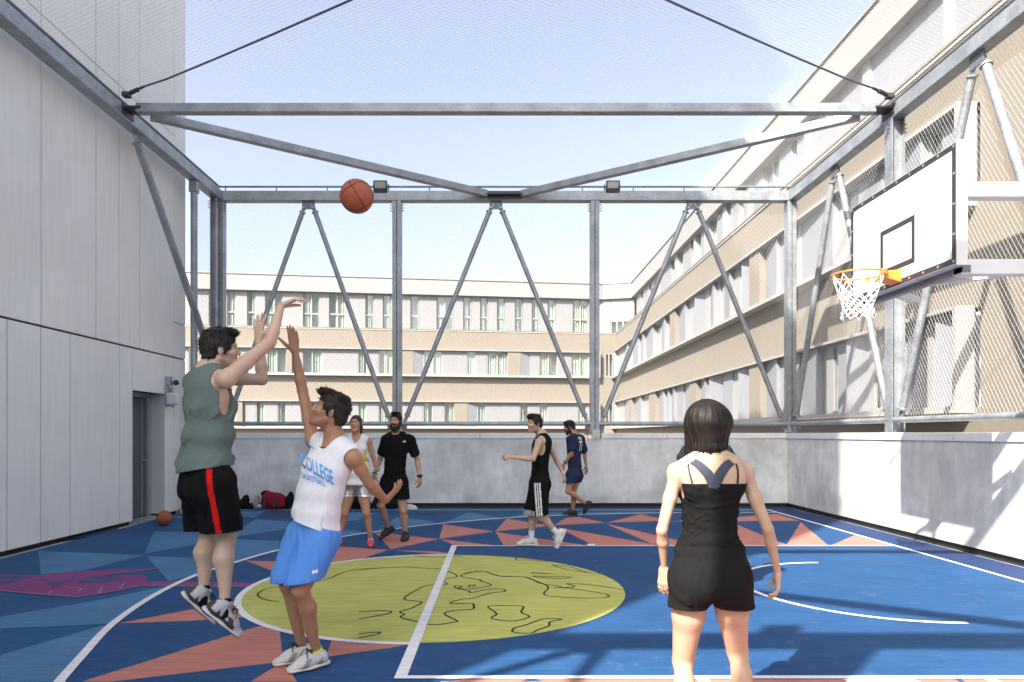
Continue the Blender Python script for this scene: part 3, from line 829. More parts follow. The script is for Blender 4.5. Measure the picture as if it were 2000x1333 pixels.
# rim
RC = Vector((BXF - 0.15 - 0.235, yc, 3.05)); RR = 0.235
q = MB(); q.tube([(RC.x + RR*math.cos(2*math.pi*i/40), RC.y + RR*math.sin(2*math.pi*i/40), RC.z) for i in range(40)], 0.0105, 8, closed=True)
ring = q.build('rim', M['rim'], HP, smooth=True)
q = MB()
def arcpt(a, r, z): return (RC.x + r*math.cos(a), RC.y + r*math.sin(a), RC.z + z)
for i in range(16):        # reinforcing collar on the board side
    a0 = -1.05 + 2.1*i/16; a1 = -1.05 + 2.1*(i+1)/16
    q.hexa([arcpt(a0, RR-0.004, -0.03), arcpt(a0, RR+0.024, -0.03), arcpt(a1, RR+0.024, -0.03), arcpt(a1, RR-0.004, -0.03),
            arcpt(a0, RR-0.004, 0.011), arcpt(a0, RR+0.024, 0.011), arcpt(a1, RR+0.024, 0.011), arcpt(a1, RR-0.004, 0.011)])
q.build('collar', M['rim'], ring)
q = MB(); x0_ = RC.x + RR*0.9; x1_ = BXF - 0.003
q.hexa([(x0_, yc-0.10, 3.0), (x1_, yc-0.09, 2.955), (x1_, yc+0.09, 2.955), (x0_, yc+0.10, 3.0), (x0_, yc-0.10, 3.062), (x1_, yc-0.09, 3.085), (x1_, yc+0.09, 3.085), (x0_, yc+0.10, 3.062)])
q.build('rim_bracket', M['rim'], HP, bevel=0.006)
# net: crossing cords hanging from 12 hooks, bunched at the hem
q = MB(); nh = 12
def nr(t): return RR*(1 - 0.42*min(1, t*1.35)) + 0.012*max(0, t - 0.75)/0.25
def npnt(k, t, j): 
    a = 2*math.pi*(k/nh); rr_ = nr(t) + j
    return Vector((RC.x + rr_*math.cos(a), RC.y + rr_*math.sin(a), RC.z - 0.012 - 0.40*t))
rj = random.Random(3)
for k in range(nh):
    for sg in (1, -1):
        pts = []
        for i in range(9):
            t = i/8
            tt = [0, .24, .40, .52, .63, .73, .83, .92, 1.0][i]
            kk = k + sg*0.5*i
            pts.append(npnt(kk + rj.uniform(-.06, .06), tt, rj.uniform(-.006, .006)))
        q.tube(pts, 0.0045, 5)
for row, tt in ((3, .52), (5, .73), (7, .92), (8, 1.0)):
    for k in range(nh):
        c_ = npnt(k + 0.5*row, tt, 0)
        q.tube([c_ + Vector((0, 0, 0.012)), c_ - Vector((0, 0, 0.016))], [0.008, 0.008], 5)
for k in range(nh):
    p_ = npnt(k, 1.0, 0); q.tube([p_, p_ - Vector((rj.uniform(-.01, .01), rj.uniform(-.01, .01), 0.03))], 0.004, 5)
q.build('net', M['cord'], HP, smooth=True)

# ------------------------------------------------------------------ apartment building beyond the court
AB = empty('apartment_building', (0, 44, -9), 'beige and white apartment building with bands of windows wrapping the far and right sides', 'building')
class Fr:
    """facade frame: u along the facade (to the right seen from the court), d outwards, z up"""
    def __init__(s, A, B):
        s.A = Vector((A[0], A[1], 0)); d = Vector((B[0], B[1], 0)) - s.A; s.L = d.length; s.U = d.normalized()
        s.N = Vector((s.U.y, -s.U.x, 0))
    def P(s, u, d, z): 
        p = s.A + s.U*u + s.N*d; return Vector((p.x, p.y, z))
    def u_at(s, px, d=0.0):
        k = (px - CX)/F       # X = k*Y
        o = s.A + s.N*d
        return (k*o.y - o.x)/(s.U.x - k*s.U.y)
    def box(s, q, u0, u1, d0, d1, z0, z1):
        q.hexa([s.P(u0,d1,z0), s.P(u1,d1,z0), s.P(u1,d0,z0), s.P(u0,d0,z0), s.P(u0,d1,z1), s.P(u1,d1,z1), s.P(u1,d0,z1), s.P(u0,d0,z1)])
ZB = [(6.74, 8.03), (3.50, 5.17), (0.25, 1.91)]      # beige bands
ROWS = {2: (5.17, 6.74), 3: (1.91, 3.50)}
ZW0, ZW1, ZRF = 8.05, 10.45, 11.5
def px2w(px, Y): return ((px - CX)*Y/F, Y)
BKa = px2w(330, 41.7); BKb = px2w(1172, 45.2)
RXW, RCY = 7.6, 45.3
back = Fr(BKa, BKb)
chm = Fr(BKb, (RXW, RCY))
right = Fr((RXW, RCY), (RXW, 2.0))
SB = 1.25
pb = AB
def wall_band(fr, z0, z1, d=0.0, m='beige', name='wall_band', u0=None, u1=None, th=0.3):
    q = MB(); fr.box(q, 0 if u0 is None else u0, fr.L if u1 is None else u1, d - th, d, z0, z1); return q.build(name, M[m], pb)
CUR = {}
def curtain_mesh(w_, h_):
    return None
def window(fr, u0, u1, d, z0, z1, mull=0, trans=None, seed=0, curt=True):
    rg = random.Random(seed)
    f = 0.055
    q = MB()
    fr.box(q, u0, u1, d - 0.07, d, z0, z0 + f*1.2); fr.box(q, u0, u1, d - 0.07, d, z1 - f, z1)
    fr.box(q, u0, u0 + f, d - 0.07, d, z0 + f*1.2, z1 - f); fr.box(q, u1 - f, u1, d - 0.07, d, z0 + f*1.2, z1 - f)
    for k in range(mull):
        c = u0 + (u1 - u0)*(k + 1)/(mull + 1); fr.box(q, c - f*0.7, c + f*0.7, d - 0.065, d - 0.002, z0 + f*1.2, z1 - f)
    if trans:
        zz = z0 + (z1 - z0)*trans; fr.box(q, u0 + f, u1 - f, d - 0.06, d - 0.004, zz - 0.045, zz + 0.045)
    o = q.build('window', M['white_frame'], pb)
    q = MB(); q.poly([fr.P(u0 + f*0.5, d - 0.04, z0 + f*0.5), fr.P(u1 - f*0.5, d - 0.04, z0 + f*0.5), fr.P(u1 - f*0.5, d - 0.04, z1 - f*0.5), fr.P(u0 + f*0.5, d - 0.04, z1 - f*0.5)]); q.build('pane', M['glass'], o)
    # room behind with a curtain drawn part of the way
    q = MB()
    fr.box(q, u0, u1, d - 0.62, d - 0.60, z0, z1); fr.box(q, u0 - 0.02, u0, d - 0.6, d - 0.08, z0, z1); fr.box(q, u1, u1 + 0.02, d - 0.6, d - 0.08, z0, z1)
    fr.box(q, u0, u1, d - 0.6, d - 0.08, z0 - 0.02, z0 - 0.001); fr.box(q, u0, u1, d - 0.6, d - 0.08, z1 + 0.001, z1 + 0.02)
    q.build('room', M['interior'], o)
    if curt:
        W_ = u1 - u0
        c0, c1 = (0.02, 0.98)
        r_ = rg.random()
        if r_ < 0.35: c0 = rg.uniform(0.3, 0.55)
        elif r_ < 0.65: c1 = rg.uniform(0.4, 0.7)
        n = max(8, int((c1 - c0)*W_/0.045))
        q = MB(); row = []
        ph = rg.uniform(0, 6)
        for i in range(n + 1):
            u = u0 + W_*(c0 + (c1 - c0)*i/n); dd = d - 0.115 + 0.035*math.sin(i*1.7 + ph) + 0.02*math.sin(i*0.6)
            row.append((fr.P(u, dd, z0 + 0.03), fr.P(u, dd, z1 - 0.05)))
        for a, c in zip(row[:-1], row[1:]): q.poly([a[0], c[0], c[1], a[1]])
        q.build('curtain', M['curtain'], o)
    return o
def panel(fr, u0, u1, dl, dr, z0, z1, m, th=0.06, ribs=False):
    """flat panel whose left and right edges stand at depths dl and dr (saw tooth cladding)"""
    q = MB()
    q.hexa([fr.P(u0,dl,z0), fr.P(u1,dr,z0), fr.P(u1,-0.08,z0), fr.P(u0,-0.08,z0), fr.P(u0,dl,z1), fr.P(u1,dr,z1), fr.P(u1,-0.08,z1), fr.P(u0,-0.08,z1)])
    if ribs:
        n = max(2, int(abs(u1 - u0)/0.11))
        for i in range(1, n):
            t = i/n; u = u0 + (u1 - u0)*t; dd = dl + (dr - dl)*t
            q.hexa([fr.P(u-0.012,dd-0.001,z0), fr.P(u+0.012,dd-0.001,z0), fr.P(u+0.008,dd+0.012,z0), fr.P(u-0.008,dd+0.012,z0), fr.P(u-0.012,dd-0.001,z1), fr.P(u+0.012,dd-0.001,z1), fr.P(u+0.008,dd+0.012,z1), fr.P(u-0.008,dd+0.012,z1)])
    return q.build('cladding_panel', M[m], pb)
PR = 0.26            # projection of the window bands
def band_row(fr, z0, z1, items, px_of, end_l=None, end_r=None, seed=0):
    """items: (x0, x1, kind) in picture columns; boxes the row with a projecting frame"""
    us = [px_of(x) for it in items for x in it[:2]]
    ua, ub = min(us), max(us)
    q = MB()
    fr.box(q, ua - 0.09, ub + 0.09, 0.0, PR + 0.05, z0 - 0.05, z0 + 0.02); fr.box(q, ua - 0.09, ub + 0.09, 0.0, PR + 0.05, z1 - 0.02, z1 + 0.04)
    fr.box(q, ua - 0.09, ua - 0.01, 0.0, PR + 0.048, z0 + 0.02, z1 - 0.02); fr.box(q, ub + 0.01, ub + 0.09, 0.0, PR + 0.048, z0 + 0.02, z1 - 0.02)
    q.build('band_frame', M['white_frame'], pb)
    q = MB(); fr.box(q, ua, ub, -0.75, -0.70, z0, z1); q.build('back_wall', M['interior'], pb)
    items = [(a, (items[i+1][0] if i + 1 < len(items) and items[i+1][0] - c <= 3 else c), k) for i, (a, c, k) in enumerate(items)]
    for i, it in enumerate(items):
        u0, u1 = sorted((px_of(it[0]), px_of(it[1]))); k = it[2]
        a, c = z0 + 0.022, z1 - 0.022
        if u1 - u0 < 0.02: continue
        if k == 'W': panel(fr, u0, u1, 0.10, 0.10, a, c, 'white_panel')
        elif k == 'b': panel(fr, u0, u1, PR - 0.02, PR - 0.02, a, c, 'beige')
        elif k == 'g': panel(fr, u0, u1, PR - 0.03, 0.06, a, c, 'grey_panel')       # tilted inwards to the right
        elif k == 'h': panel(fr, u0, u1, 0.06, PR - 0.03, a, c, 'grey_panel')
        elif k == 'f': panel(fr, u0, u1, 0.08, 0.08, a, c, 'white_frame')
        elif k == 'G': panel(fr, u0, u1, 0.12, 0.12, a, c, 'grey_panel')
        elif k == 'w': window(fr, u0, u1, 0.08, a, c, 0, None, seed*100 + i)
        elif k == 'd': window(fr, u0, u1, 0.08, a, c, 1, None, seed*100 + i)
    return
for fr in (back, chm, right):
    for z0, z1 in ZB: wall_band(fr, z0, z1)
    wall_band(fr, -9, 0.25)
# structural wall filling where the window rows are not boxed
bpx = lambda x: back.u_at(x, 0.06)
row2 = [(338,366,'W'),(367,377,'w'),(378,440,'W'),(441,470,'d'),(471,520,'W'),(521,559,'d'),(560,570,'b'),(571,589,'W'),(590,629,'d'),(630,664,'W'),(664,698,'W'),(699,716,'w'),(717,738,'W'),(739,769,'d'),(770,784,'W'),(785,805,'b'),(807,826,'g'),(827,863,'d'),(864,884,'W'),(884,911,'W'),(912,929,'w'),(930,950,'W'),(951,988,'d'),(991,1015,'b'),(1016,1034,'g'),(1035,1052,'W'),(1053,1088,'d'),(1089,1114,'W'),(1115,1149,'d'),(1150,1168,'W')]
row3 = [(338,400,'W'),(401,416,'w'),(417,464,'W'),(465,474,'b'),(475,499,'W'),(500,516,'w'),(517,541,'W'),(542,558,'w'),(559,606,'W'),(607,623,'w'),(624,660,'W'),(660,698,'W'),(699,715,'w'),(716,738,'W'),(739,756,'w'),(757,790,'W'),(790,825,'W'),(826,844,'w'),(845,866,'W'),(867,884,'w'),(887,911,'b'),(912,931,'g'),(932,948,'w'),(949,980,'W'),(980,1014,'W'),(1015,1031,'w'),(1032,1052,'W'),(1053,1069,'w'),(1070,1090,'W'),(1090,1127,'W'),(1128,1144,'w'),(1145,1168,'W')]
band_row(back, *ROWS[2], row2, bpx, seed=2)
band_row(back, *ROWS[3], row3, bpx, seed=3)
# chamfered corner: beige wall with a small window on each lower floor
for r_ in (2, 3):
    z0, z1 = ROWS[r_]
    uw0, uw1 = chm.L*0.30, chm.L*0.80
    wall_band(chm, z0, z1, u0=0, u1=uw0); wall_band(chm, z0, z1, u0=uw1, u1=chm.L)
    wall_band(chm, z0, z0 + 0.02, u0=uw0, u1=uw1); wall_band(chm, z1 - 0.02, z1, u0=uw0, u1=uw1)
    window(chm, uw0, uw1, 0.0, z0 + 0.02, z1 - 0.02, 1, None, 40 + r_, curt=False)
rpx = lambda x: right.u_at(x, 0.2)
r2 = [(1203,1214,'f'),(1215,1227,'h'),(1227,1231,'w'),(1231,1246,'h'),(1247,1256,'h'),(1257,1276,'h'),(1276,1285,'w'),(1286,1298,'h'),(1299,1309,'w'),(1310,1320,'b'),(1320,1339,'h'),(1340,1350,'f'),(1351,1358,'w'),(1358,1371,'g'),(1372,1379,'f'),(1380,1395,'h'),(1395,1399,'f'),(1399,1406,'w'),(1406,1426,'h'),(1427,1436,'f'),(1437,1450,'w'),(1450,1464,'g'),(1466,1485,'b'),(1486,1519,'h'),(1519,1540,'G'),(1541,1554,'f'),(1555,1628,'h'),(1629,1640,'f'),(1641,1668,'w'),(1669,1715,'G'),(1716,1740,'w'),(1741,1800,'h'),(1801,1830,'w'),(1831,1876,'G')]
r3 = [(1203,1214,'f'),(1215,1228,'h'),(1229,1234,'b'),(1235,1252,'h'),(1253,1262,'f'),(1263,1268,'w'),(1269,1280,'b'),(1281,1296,'h'),(1297,1306,'h'),(1306,1318,'h'),(1318,1330,'G'),(1331,1348,'h'),(1350,1361,'b'),(1362,1378,'h'),(1379,1385,'w'),(1386,1404,'g'),(1408,1425,'G'),(1426,1436,'f'),(1437,1443,'w'),(1444,1463,'g'),(1466,1487,'b'),(1487,1519,'h'),(1519,1555,'G'),(1556,1598,'h'),(1599,1613,'f'),(1615,1629,'w'),(1630,1656,'G'),(1656,1684,'g'),(1685,1692,'f'),(1693,1712,'w'),(1713,1755,'G'),(1756,1792,'h'),(1793,1804,'f'),(1805,1829,'w'),(1830,1872,'g')]
band_row(right, *ROWS[2], r2, rpx, seed=5)
band_row(right, *ROWS[3], r3, rpx, seed=6)
ue = rpx(1880)
for r_ in (2, 3):
    wall_band(right, *ROWS[r_], u0=ue + 0.12)
# metal ledges under the window rows
for fr, u1 in ((back, back.L - 0.1), (right, ue)):
    for r_ in (2, 3):
        q = MB(); fr.box(q, 0.0, u1, 0.0, PR + 0.07, ROWS[r_][0] - 0.09, ROWS[r_][0] - 0.052); q.build('ledge', M['sill'], pb)
# top storey set back behind the upper beige band
def offs(fr, sb): return Fr((fr.A - fr.N*sb)[:2], (fr.A + fr.U*fr.L - fr.N*sb)[:2])
tb = Fr((back.A - back.N*SB)[:2], px2w(1172, 46.5)); tr = Fr((RXW + SB + 0.05, 45.9), (RXW + SB + 0.05, 2.0)); tc_ = Fr((tb.A + tb.U*tb.L)[:2], (RXW + SB + 0.05, 45.9))
for fr, d in ((back, 0.0), (chm, 0.0), (right, 0.0)):
    q = MB(); fr.box(q, 0, fr.L, -SB - 0.3, 0.05, 8.03, 8.075); q.build('ledge', M['beige'], pb)
    q = MB(); fr.box(q, 0, fr.L, 0.0, 0.03, 7.96, 8.028); q.build('drip_edge', M['sill'], pb)
tpx = lambda x: tb.u_at(x, 0.0)
wins = [(372,377,0),(408,419,0),(444,460,0),(483,499,0),(518,552,1),(592,624,1),(643,675,1),(714,730,0),(748,763,0),(802,818,0),(853,885,1),(905,920,0),(938,953,0),(971,986,0),(1006,1021,0),(1039,1053,0),(1070,1085,0),(1119,1149,1)]
prev = 0.0
zz0, zz1 = 8.08, ZW1
for i, (a, c, mu) in enumerate(wins):
    u0, u1 = tpx(a), tpx(c)
    n = max(1, int(round((u0 - prev)/1.3)))
    for k in range(n):
        p0 = prev + (u0 - prev)*k/n; p1 = prev + (u0 - prev)*(k+1)/n
        panel(tb, p0 + 0.012, p1 - 0.012, 0.0, 0.0, zz0, zz1, 'white_panel')
    window(tb, u0 + 0.01, u1 - 0.01, -0.08, zz0, zz1 - 0.02, mu, 0.44, 200 + i)
    prev = u1
panel(tb, prev + 0.012, tb.L, 0.0, 0.0, zz0, zz1, 'white_panel')
def roofcap(fr, d=0.28, e0=0.0, e1=0.0):
    q = MB(); fr.box(q, -e0, fr.L + e1, -0.3, d, ZW1 + 0.002, ZW1 + 0.05); fr.box(q, -e0, fr.L + e1, d - 0.45, d - 0.03, ZW1 + 0.05, ZRF - 0.06); fr.box(q, -e0, fr.L + e1, d - 0.5, d + 0.02, ZRF - 0.06, ZRF)
    q.build('roof_parapet', M['roof'], pb)
roofcap(tb); roofcap(tc_, 0.2); roofcap(tr, 0.24)
q = MB()
n_ = int(tb.L/0.28)
for i in range(n_):
    u = tb.L*i/n_; tb.box(q, u, u + 0.05, -0.6, -0.45, ZRF, ZRF + 0.20)
tb.box(q, 0, tb.L, -0.62, -0.58, ZRF + 0.19, ZRF + 0.23)
q.build('roof_railing', M['white_frame'], pb)
# chamfer top: white wall with a blind and a strip window
a0, a1 = tc_.L*0.30, tc_.L*0.86
panel(tc_, 0, a0, 0, 0, zz0, zz1, 'white_panel'); panel(tc_, a1, tc_.L, 0, 0, zz0, zz1, 'white_panel')
panel(tc_, a0 + 0.02, a1 - 0.02, -0.03, -0.03, zz0 + 0.95, zz1, 'white_frame')
window(tc_, a0 + 0.02, a1 - 0.02, -0.05, zz0, zz0 + 0.94, 2, None, 77, curt=False)
# right wing top storey
trx = lambda x: tr.u_at(x, 0.0)
seq = [(1243,1252,'G'),(1252,1255,'w'),(1256,1268,'W'),(1268,1272,'w'),(1273,1284,'G'),(1284,1288,'w'),(1289,1303,'W'),(1303,1311,'G'),(1311,1319,'w'),(1320,1325,'f'),(1325,1333,'w'),(1334,1341,'G'),(1342,1350,'W'),(1350,1356,'w'),(1357,1361,'f'),(1361,1368,'w'),(1369,1378,'G'),(1378,1386,'f'),(1387,1399,'w'),(1400,1413,'G'),(1414,1420,'f'),(1421,1426,'w'),(1427,1429,'G'),(1429,1440,'W'),(1441,1452,'w'),(1453,1461,'G'),(1462,1470,'f'),(1471,1490,'G'),(1491,1520,'d'),(1521,1545,'G'),(1546,1555,'w'),(1556,1574,'G'),(1575,1585,'f'),(1586,1640,'G'),(1640,1688,'G'),(1689,1703,'f'),(1704,1775,'G'),(1775,1846,'G'),(1848,1863,'f'),(1864,1960,'G')]
seq = [(a, (seq[i+1][0] if i + 1 < len(seq) else c), k) for i, (a, c, k) in enumerate(seq)]
for i, (a, c, k) in enumerate(seq):
    u0, u1 = trx(a), trx(c)
    if k in 'GW':
        n = max(1, int(round((u1 - u0)/0.62)))
        for e_ in range(n): panel(tr, u0 + (u1 - u0)*e_/n + 0.010, u0 + (u1 - u0)*(e_ + 1)/n - 0.010, 0.0, 0.0, zz0, zz1, 'grey_panel' if k == 'G' else 'white_panel')
    elif k == 'f': panel(tr, u0, u1, 0.06, 0.06, zz0, zz1, 'white_frame')
    else: window(tr, u0, u1, -0.08, zz0, zz1 - 0.02, 1 if k == 'd' else 0, 0.44, 300 + i)
u0 = trx(1960); panel(tr, u0, tr.L, 0, 0, zz0, zz1, 'grey_panel', ribs=False)
# roof slab and inner core so that light does not leak through
q = MB(); q.poly([tuple(tb.P(0, -0.3, ZRF - 0.3)), tuple(tb.P(tb.L, -0.3, ZRF - 0.3)), (RXW + SB + 0.4, 45.9, ZRF - 0.3), (RXW + SB + 0.4, 2.0, ZRF - 0.3), (24, 2.0, ZRF - 0.3), (24, 62, ZRF - 0.3), (-26, 62, ZRF - 0.3)])
q.build('roof_slab', M['roof'], pb)
# ------------------------------------------------------------------ implicit-surface modelling for bodies, clothes, hair
def nrm(v):
    v = np.asarray(v, float); return v/ (np.linalg.norm(v) + 1e-12)

class Field:
    def __init__(s, lo, hi, h):
        s.lo = np.asarray(lo, np.float64); s.h = h
        s.n = np.ceil((np.asarray(hi) - s.lo)/h).astype(int) + 1
        s.F = np.full(s.n, 0.5, np.float32)
    def sub(s, lo, hi):
        a = np.maximum(np.floor((lo - s.lo)/s.h).astype(int), 0); b = np.minimum(np.ceil((hi - s.lo)/s.h).astype(int) + 1, s.n)
        if (b <= a).any(): return None
        ax = [(s.lo[i] + s.h*np.arange(a[i], b[i])).astype(np.float32) for i in range(3)]
        return (slice(a[0], b[0]), slice(a[1], b[1]), slice(a[2], b[2])), ax[0][:,None,None], ax[1][None,:,None], ax[2][None,None,:]
    def add(s, prim, k=0.02, infl=0.0):
        lo, hi, fn = prim
        r = s.sub(np.asarray(lo) - k - infl - 4*s.h, np.asarray(hi) + k + infl + 4*s.h)
        if r is None: return
        sl, X, Y, Z = r
        d = fn(X, Y, Z) - np.float32(infl)
        A = s.F[sl]
        if k > 0:
            h_ = np.clip(0.5 + 0.5*(d - A)/k, 0, 1)
            s.F[sl] = d*(1 - h_) + A*h_ - k*h_*(1 - h_)
        else: s.F[sl] = np.minimum(A, d)
    def cut(s, prim, k=0.0, infl=0.0):
        lo, hi, fn = prim
        r = s.sub(np.asarray(lo) - k - infl - 4*s.h, np.asarray(hi) + k + infl + 4*s.h)
        if r is None: return
        sl, X, Y, Z = r
        d = -(fn(X, Y, Z) - np.float32(infl)); A = s.F[sl]
        if k > 0:
            h_ = np.clip(0.5 - 0.5*(d - A)/k, 0, 1)
            s.F[sl] = d*(1 - h_) + A*h_ + k*h_*(1 - h_)
        else: s.F[sl] = np.maximum(A, d)
    def plane(s, p, n):          # keep the side n points away from
        n = nrm(n)
        X, Y, Z = s.axes()
        d = (X - p[0])*n[0] + (Y - p[1])*n[1] + (Z - p[2])*n[2]
        s.F = np.maximum(s.F, d.astype(np.float32))
    def axes(s):
        ax = [(s.lo[i] + s.h*np.arange(s.n[i])).astype(np.float32) for i in range(3)]
        return ax[0][:,None,None], ax[1][None,:,None], ax[2][None,None,:]
    def disp(s, fn, band=0.03):
        m = np.abs(s.F) < band
        I = np.nonzero(m)
        P = np.stack([s.lo[i] + s.h*I[i] for i in range(3)], 1)
        s.F[m] += fn(P).astype(np.float32)
    def mesh(s):
        F = s.F; ins = F < 0
        c = np.zeros(np.array(F.shape) - 1, np.int8)
        for i in (0, 1):
            for j in (0, 1):
                for k in (0, 1):
                    c += ins[i:F.shape[0]-1+i, j:F.shape[1]-1+j, k:F.shape[2]-1+k]
        act = (c > 0) & (c < 8)
        I = np.stack(np.nonzero(act), 1)
        vid = np.full(act.shape, -1, np.int32); vid[act] = np.arange(len(I))
        P = np.zeros((len(I), 3)); W_ = np.zeros(len(I))
        corners = [(i, j, k) for i in (0, 1) for j in (0, 1) for k in (0, 1)]
        val = {q: F[I[:,0]+q[0], I[:,1]+q[1], I[:,2]+q[2]].astype(np.float64) for q in corners}
        for q in corners:
            for ax in range(3):
                if q[ax]: continue
                r = list(q); r[ax] = 1; r = tuple(r)
                a, b = val[q], val[r]; m = (a < 0) != (b < 0)
                t = np.where(m, a/np.where(m, a - b, 1), 0)
                pos = np.array(q, float)[None,:].repeat(len(I), 0); pos[:,ax] += t
                P[m] += pos[m]; W_[m] += 1
        P = s.lo + s.h*(I + P/W_[:,None])
        quads = []
        for ax in range(3):
            u, v = (ax + 1) % 3, (ax + 2) % 3
            sl0 = [slice(None)]*3; sl1 = [slice(None)]*3
            sl0[ax] = slice(0, -1); sl1[ax] = slice(1, None)
            a = ins[tuple(sl0)]; b = ins[tuple(sl1)]
            E = np.stack(np.nonzero(a != b), 1)
            sgn = a[E[:,0], E[:,1], E[:,2]]
            ok = (E[:,u] > 0) & (E[:,v] > 0) & (E[:,u] < F.shape[u]-1) & (E[:,v] < F.shape[v]-1)
            E = E[ok]; sgn = sgn[ok]
            def cid(du, dv):
                C = E.copy(); C[:,u] -= du; C[:,v] -= dv
                return vid[C[:,0], C[:,1], C[:,2]]
            q = np.stack([cid(1,1), cid(0,1), cid(0,0), cid(1,0)], 1)
            q[~sgn] = q[~sgn][:, ::-1]
            quads.append(q)
        Q = np.concatenate(quads)
        return P, Q

def mesh_obj(name, P, Q, m, parent, col=None, smooth=True):
    me = bpy.data.meshes.new(name)
    me.vertices.add(len(P)); me.vertices.foreach_set('co', P.astype(np.float32).ravel())
    me.loops.add(Q.size); me.loops.foreach_set('vertex_index', Q.astype(np.int32).ravel())
    me.polygons.add(len(Q)); me.polygons.foreach_set('loop_start', np.arange(0, Q.size, 4, dtype=np.int32))
    me.polygons.foreach_set('use_smooth', np.ones(len(Q), bool))
    me.update(calc_edges=True)
    if col is not None:
        a = me.attributes.new('col', 'FLOAT_COLOR', 'POINT')
        a.data.foreach_set('color', np.concatenate([col, np.ones((len(col), 1))], 1).astype(np.float32).ravel())
    me.materials.append(m)
    o = bpy.data.objects.new(name, me)
    put(o, parent)
    return o

# primitives: (lo, hi, fn)
def cone(a, b, ra, rb, flat=None):
    """tapered capsule; flat=(axis, factor) squeezes the section along an axis"""
    a = np.asarray(a, float); b = np.asarray(b, float); R = max(ra, rb)
    ba = b - a; L2 = max(float(ba @ ba), 1e-9)
    if flat is not None:
        n = nrm(flat[0]); n = nrm(n - ba*(n @ ba)/L2); g = 1.0/flat[1] - 1.0
    def fn(X, Y, Z):
        px, py, pz = X - np.float32(a[0]), Y - np.float32(a[1]), Z - np.float32(a[2])
        t = np.clip((px*np.float32(ba[0]) + py*np.float32(ba[1]) + pz*np.float32(ba[2]))/np.float32(L2), 0, 1)
        vx, vy, vz = px - t*np.float32(ba[0]), py - t*np.float32(ba[1]), pz - t*np.float32(ba[2])
        if flat is not None:
            q = (vx*n[0] + vy*n[1] + vz*n[2])*np.float32(g)
            vx, vy, vz = vx + q*np.float32(n[0]), vy + q*np.float32(n[1]), vz + q*np.float32(n[2])
        return np.sqrt(vx*vx + vy*vy + vz*vz) - (np.float32(ra) + np.float32(rb - ra)*t)
    return np.minimum(a, b) - R, np.maximum(a, b) + R, fn
def ell(c, r, R=None):
    """ellipsoid with local axes as the rows of R"""
    c = np.asarray(c, float); r = np.asarray(r, float); R = np.eye(3) if R is None else np.asarray(R, float)
    m = r.max()
    def fn(X, Y, Z):
        x, y, z = X - np.float32(c[0]), Y - np.float32(c[1]), Z - np.float32(c[2])
        l = [(x*np.float32(R[i][0]) + y*np.float32(R[i][1]) + z*np.float32(R[i][2]))/np.float32(r[i]) for i in range(3)]
        k0 = np.sqrt(l[0]**2 + l[1]**2 + l[2]**2) + 1e-6
        k1 = np.sqrt((l[0]/np.float32(r[0]))**2 + (l[1]/np.float32(r[1]))**2 + (l[2]/np.float32(r[2]))**2) + 1e-6
        return (k0*(k0 - 1)/k1).astype(np.float32)
    return c - m, c + m, fn

def folds(seed, amp, freq, direction=None, n=7, aniso=4.0):
    """cloth folds: ridged waves running roughly along a direction"""
    rg = np.random.RandomState(seed)
    W_ = []
    for i in range(n):
        k = rg.normal(size=3)
        if direction is not None:
            d = nrm(direction); k = k - d*(k @ d)*(1 - 1/aniso)
        k = nrm(k)*freq*rg.uniform(0.5, 1.8)
        W_.append((k, rg.uniform(0, 6.28), rg.uniform(0.5, 1.0)))
    def fn(P):
        w = 0.35*np.sin(P @ (W_[0][0]*0.45) + 1.0)[:,None]*np.array([[0.06, 0.06, 0.06]])
        Pw = P + w
        s = np.zeros(len(P))
        for k, ph, a in W_:
            s += a*(1 - 2*np.abs(np.sin(0.5*(Pw @ k) + ph)))
        env = 0.6 + 0.4*np.sin(P @ (W_[1][0]*0.33) + 2.0)*np.sin(P @ (W_[2][0]*0.3))
        return np.minimum(-2.6*amp*s/n**0.5*env, 0.002)
    return fn
def strands(seed, amp, freq, c, axis):
    """hair: fine grooves running along meridians around an axis"""
    rg = np.random.RandomState(seed); c = np.asarray(c); ax = nrm(axis)
    u = nrm(np.cross(ax, [0.3, 0.9, 0.2])); v = np.cross(ax, u)
    ph = rg.uniform(0, 6.28, 6)
    def fn(P):
        q = P - c; th = np.arctan2(q @ v, q @ u); z = q @ ax
        s = np.sin(th*freq + ph[0] + 9*z) + 0.7*np.sin(th*freq*1.9 + ph[1] - 14*z) + 0.6*np.sin(th*freq*0.47 + ph[2] + 25*z) + 0.5*np.sin(z*60 + th*5 + ph[3])
        return -amp*s*0.5
    return fn
def lumps(seed, amp, freq, n=9):
    rg = np.random.RandomState(seed); K = rg.normal(size=(n, 3)); K /= np.linalg.norm(K, axis=1)[:,None]; K *= freq*rg.uniform(0.5, 1.7, (n, 1)); ph = rg.uniform(0, 6.28, n)
    return lambda P: -amp*np.sin(P @ K.T + ph).sum(1)/n**0.5

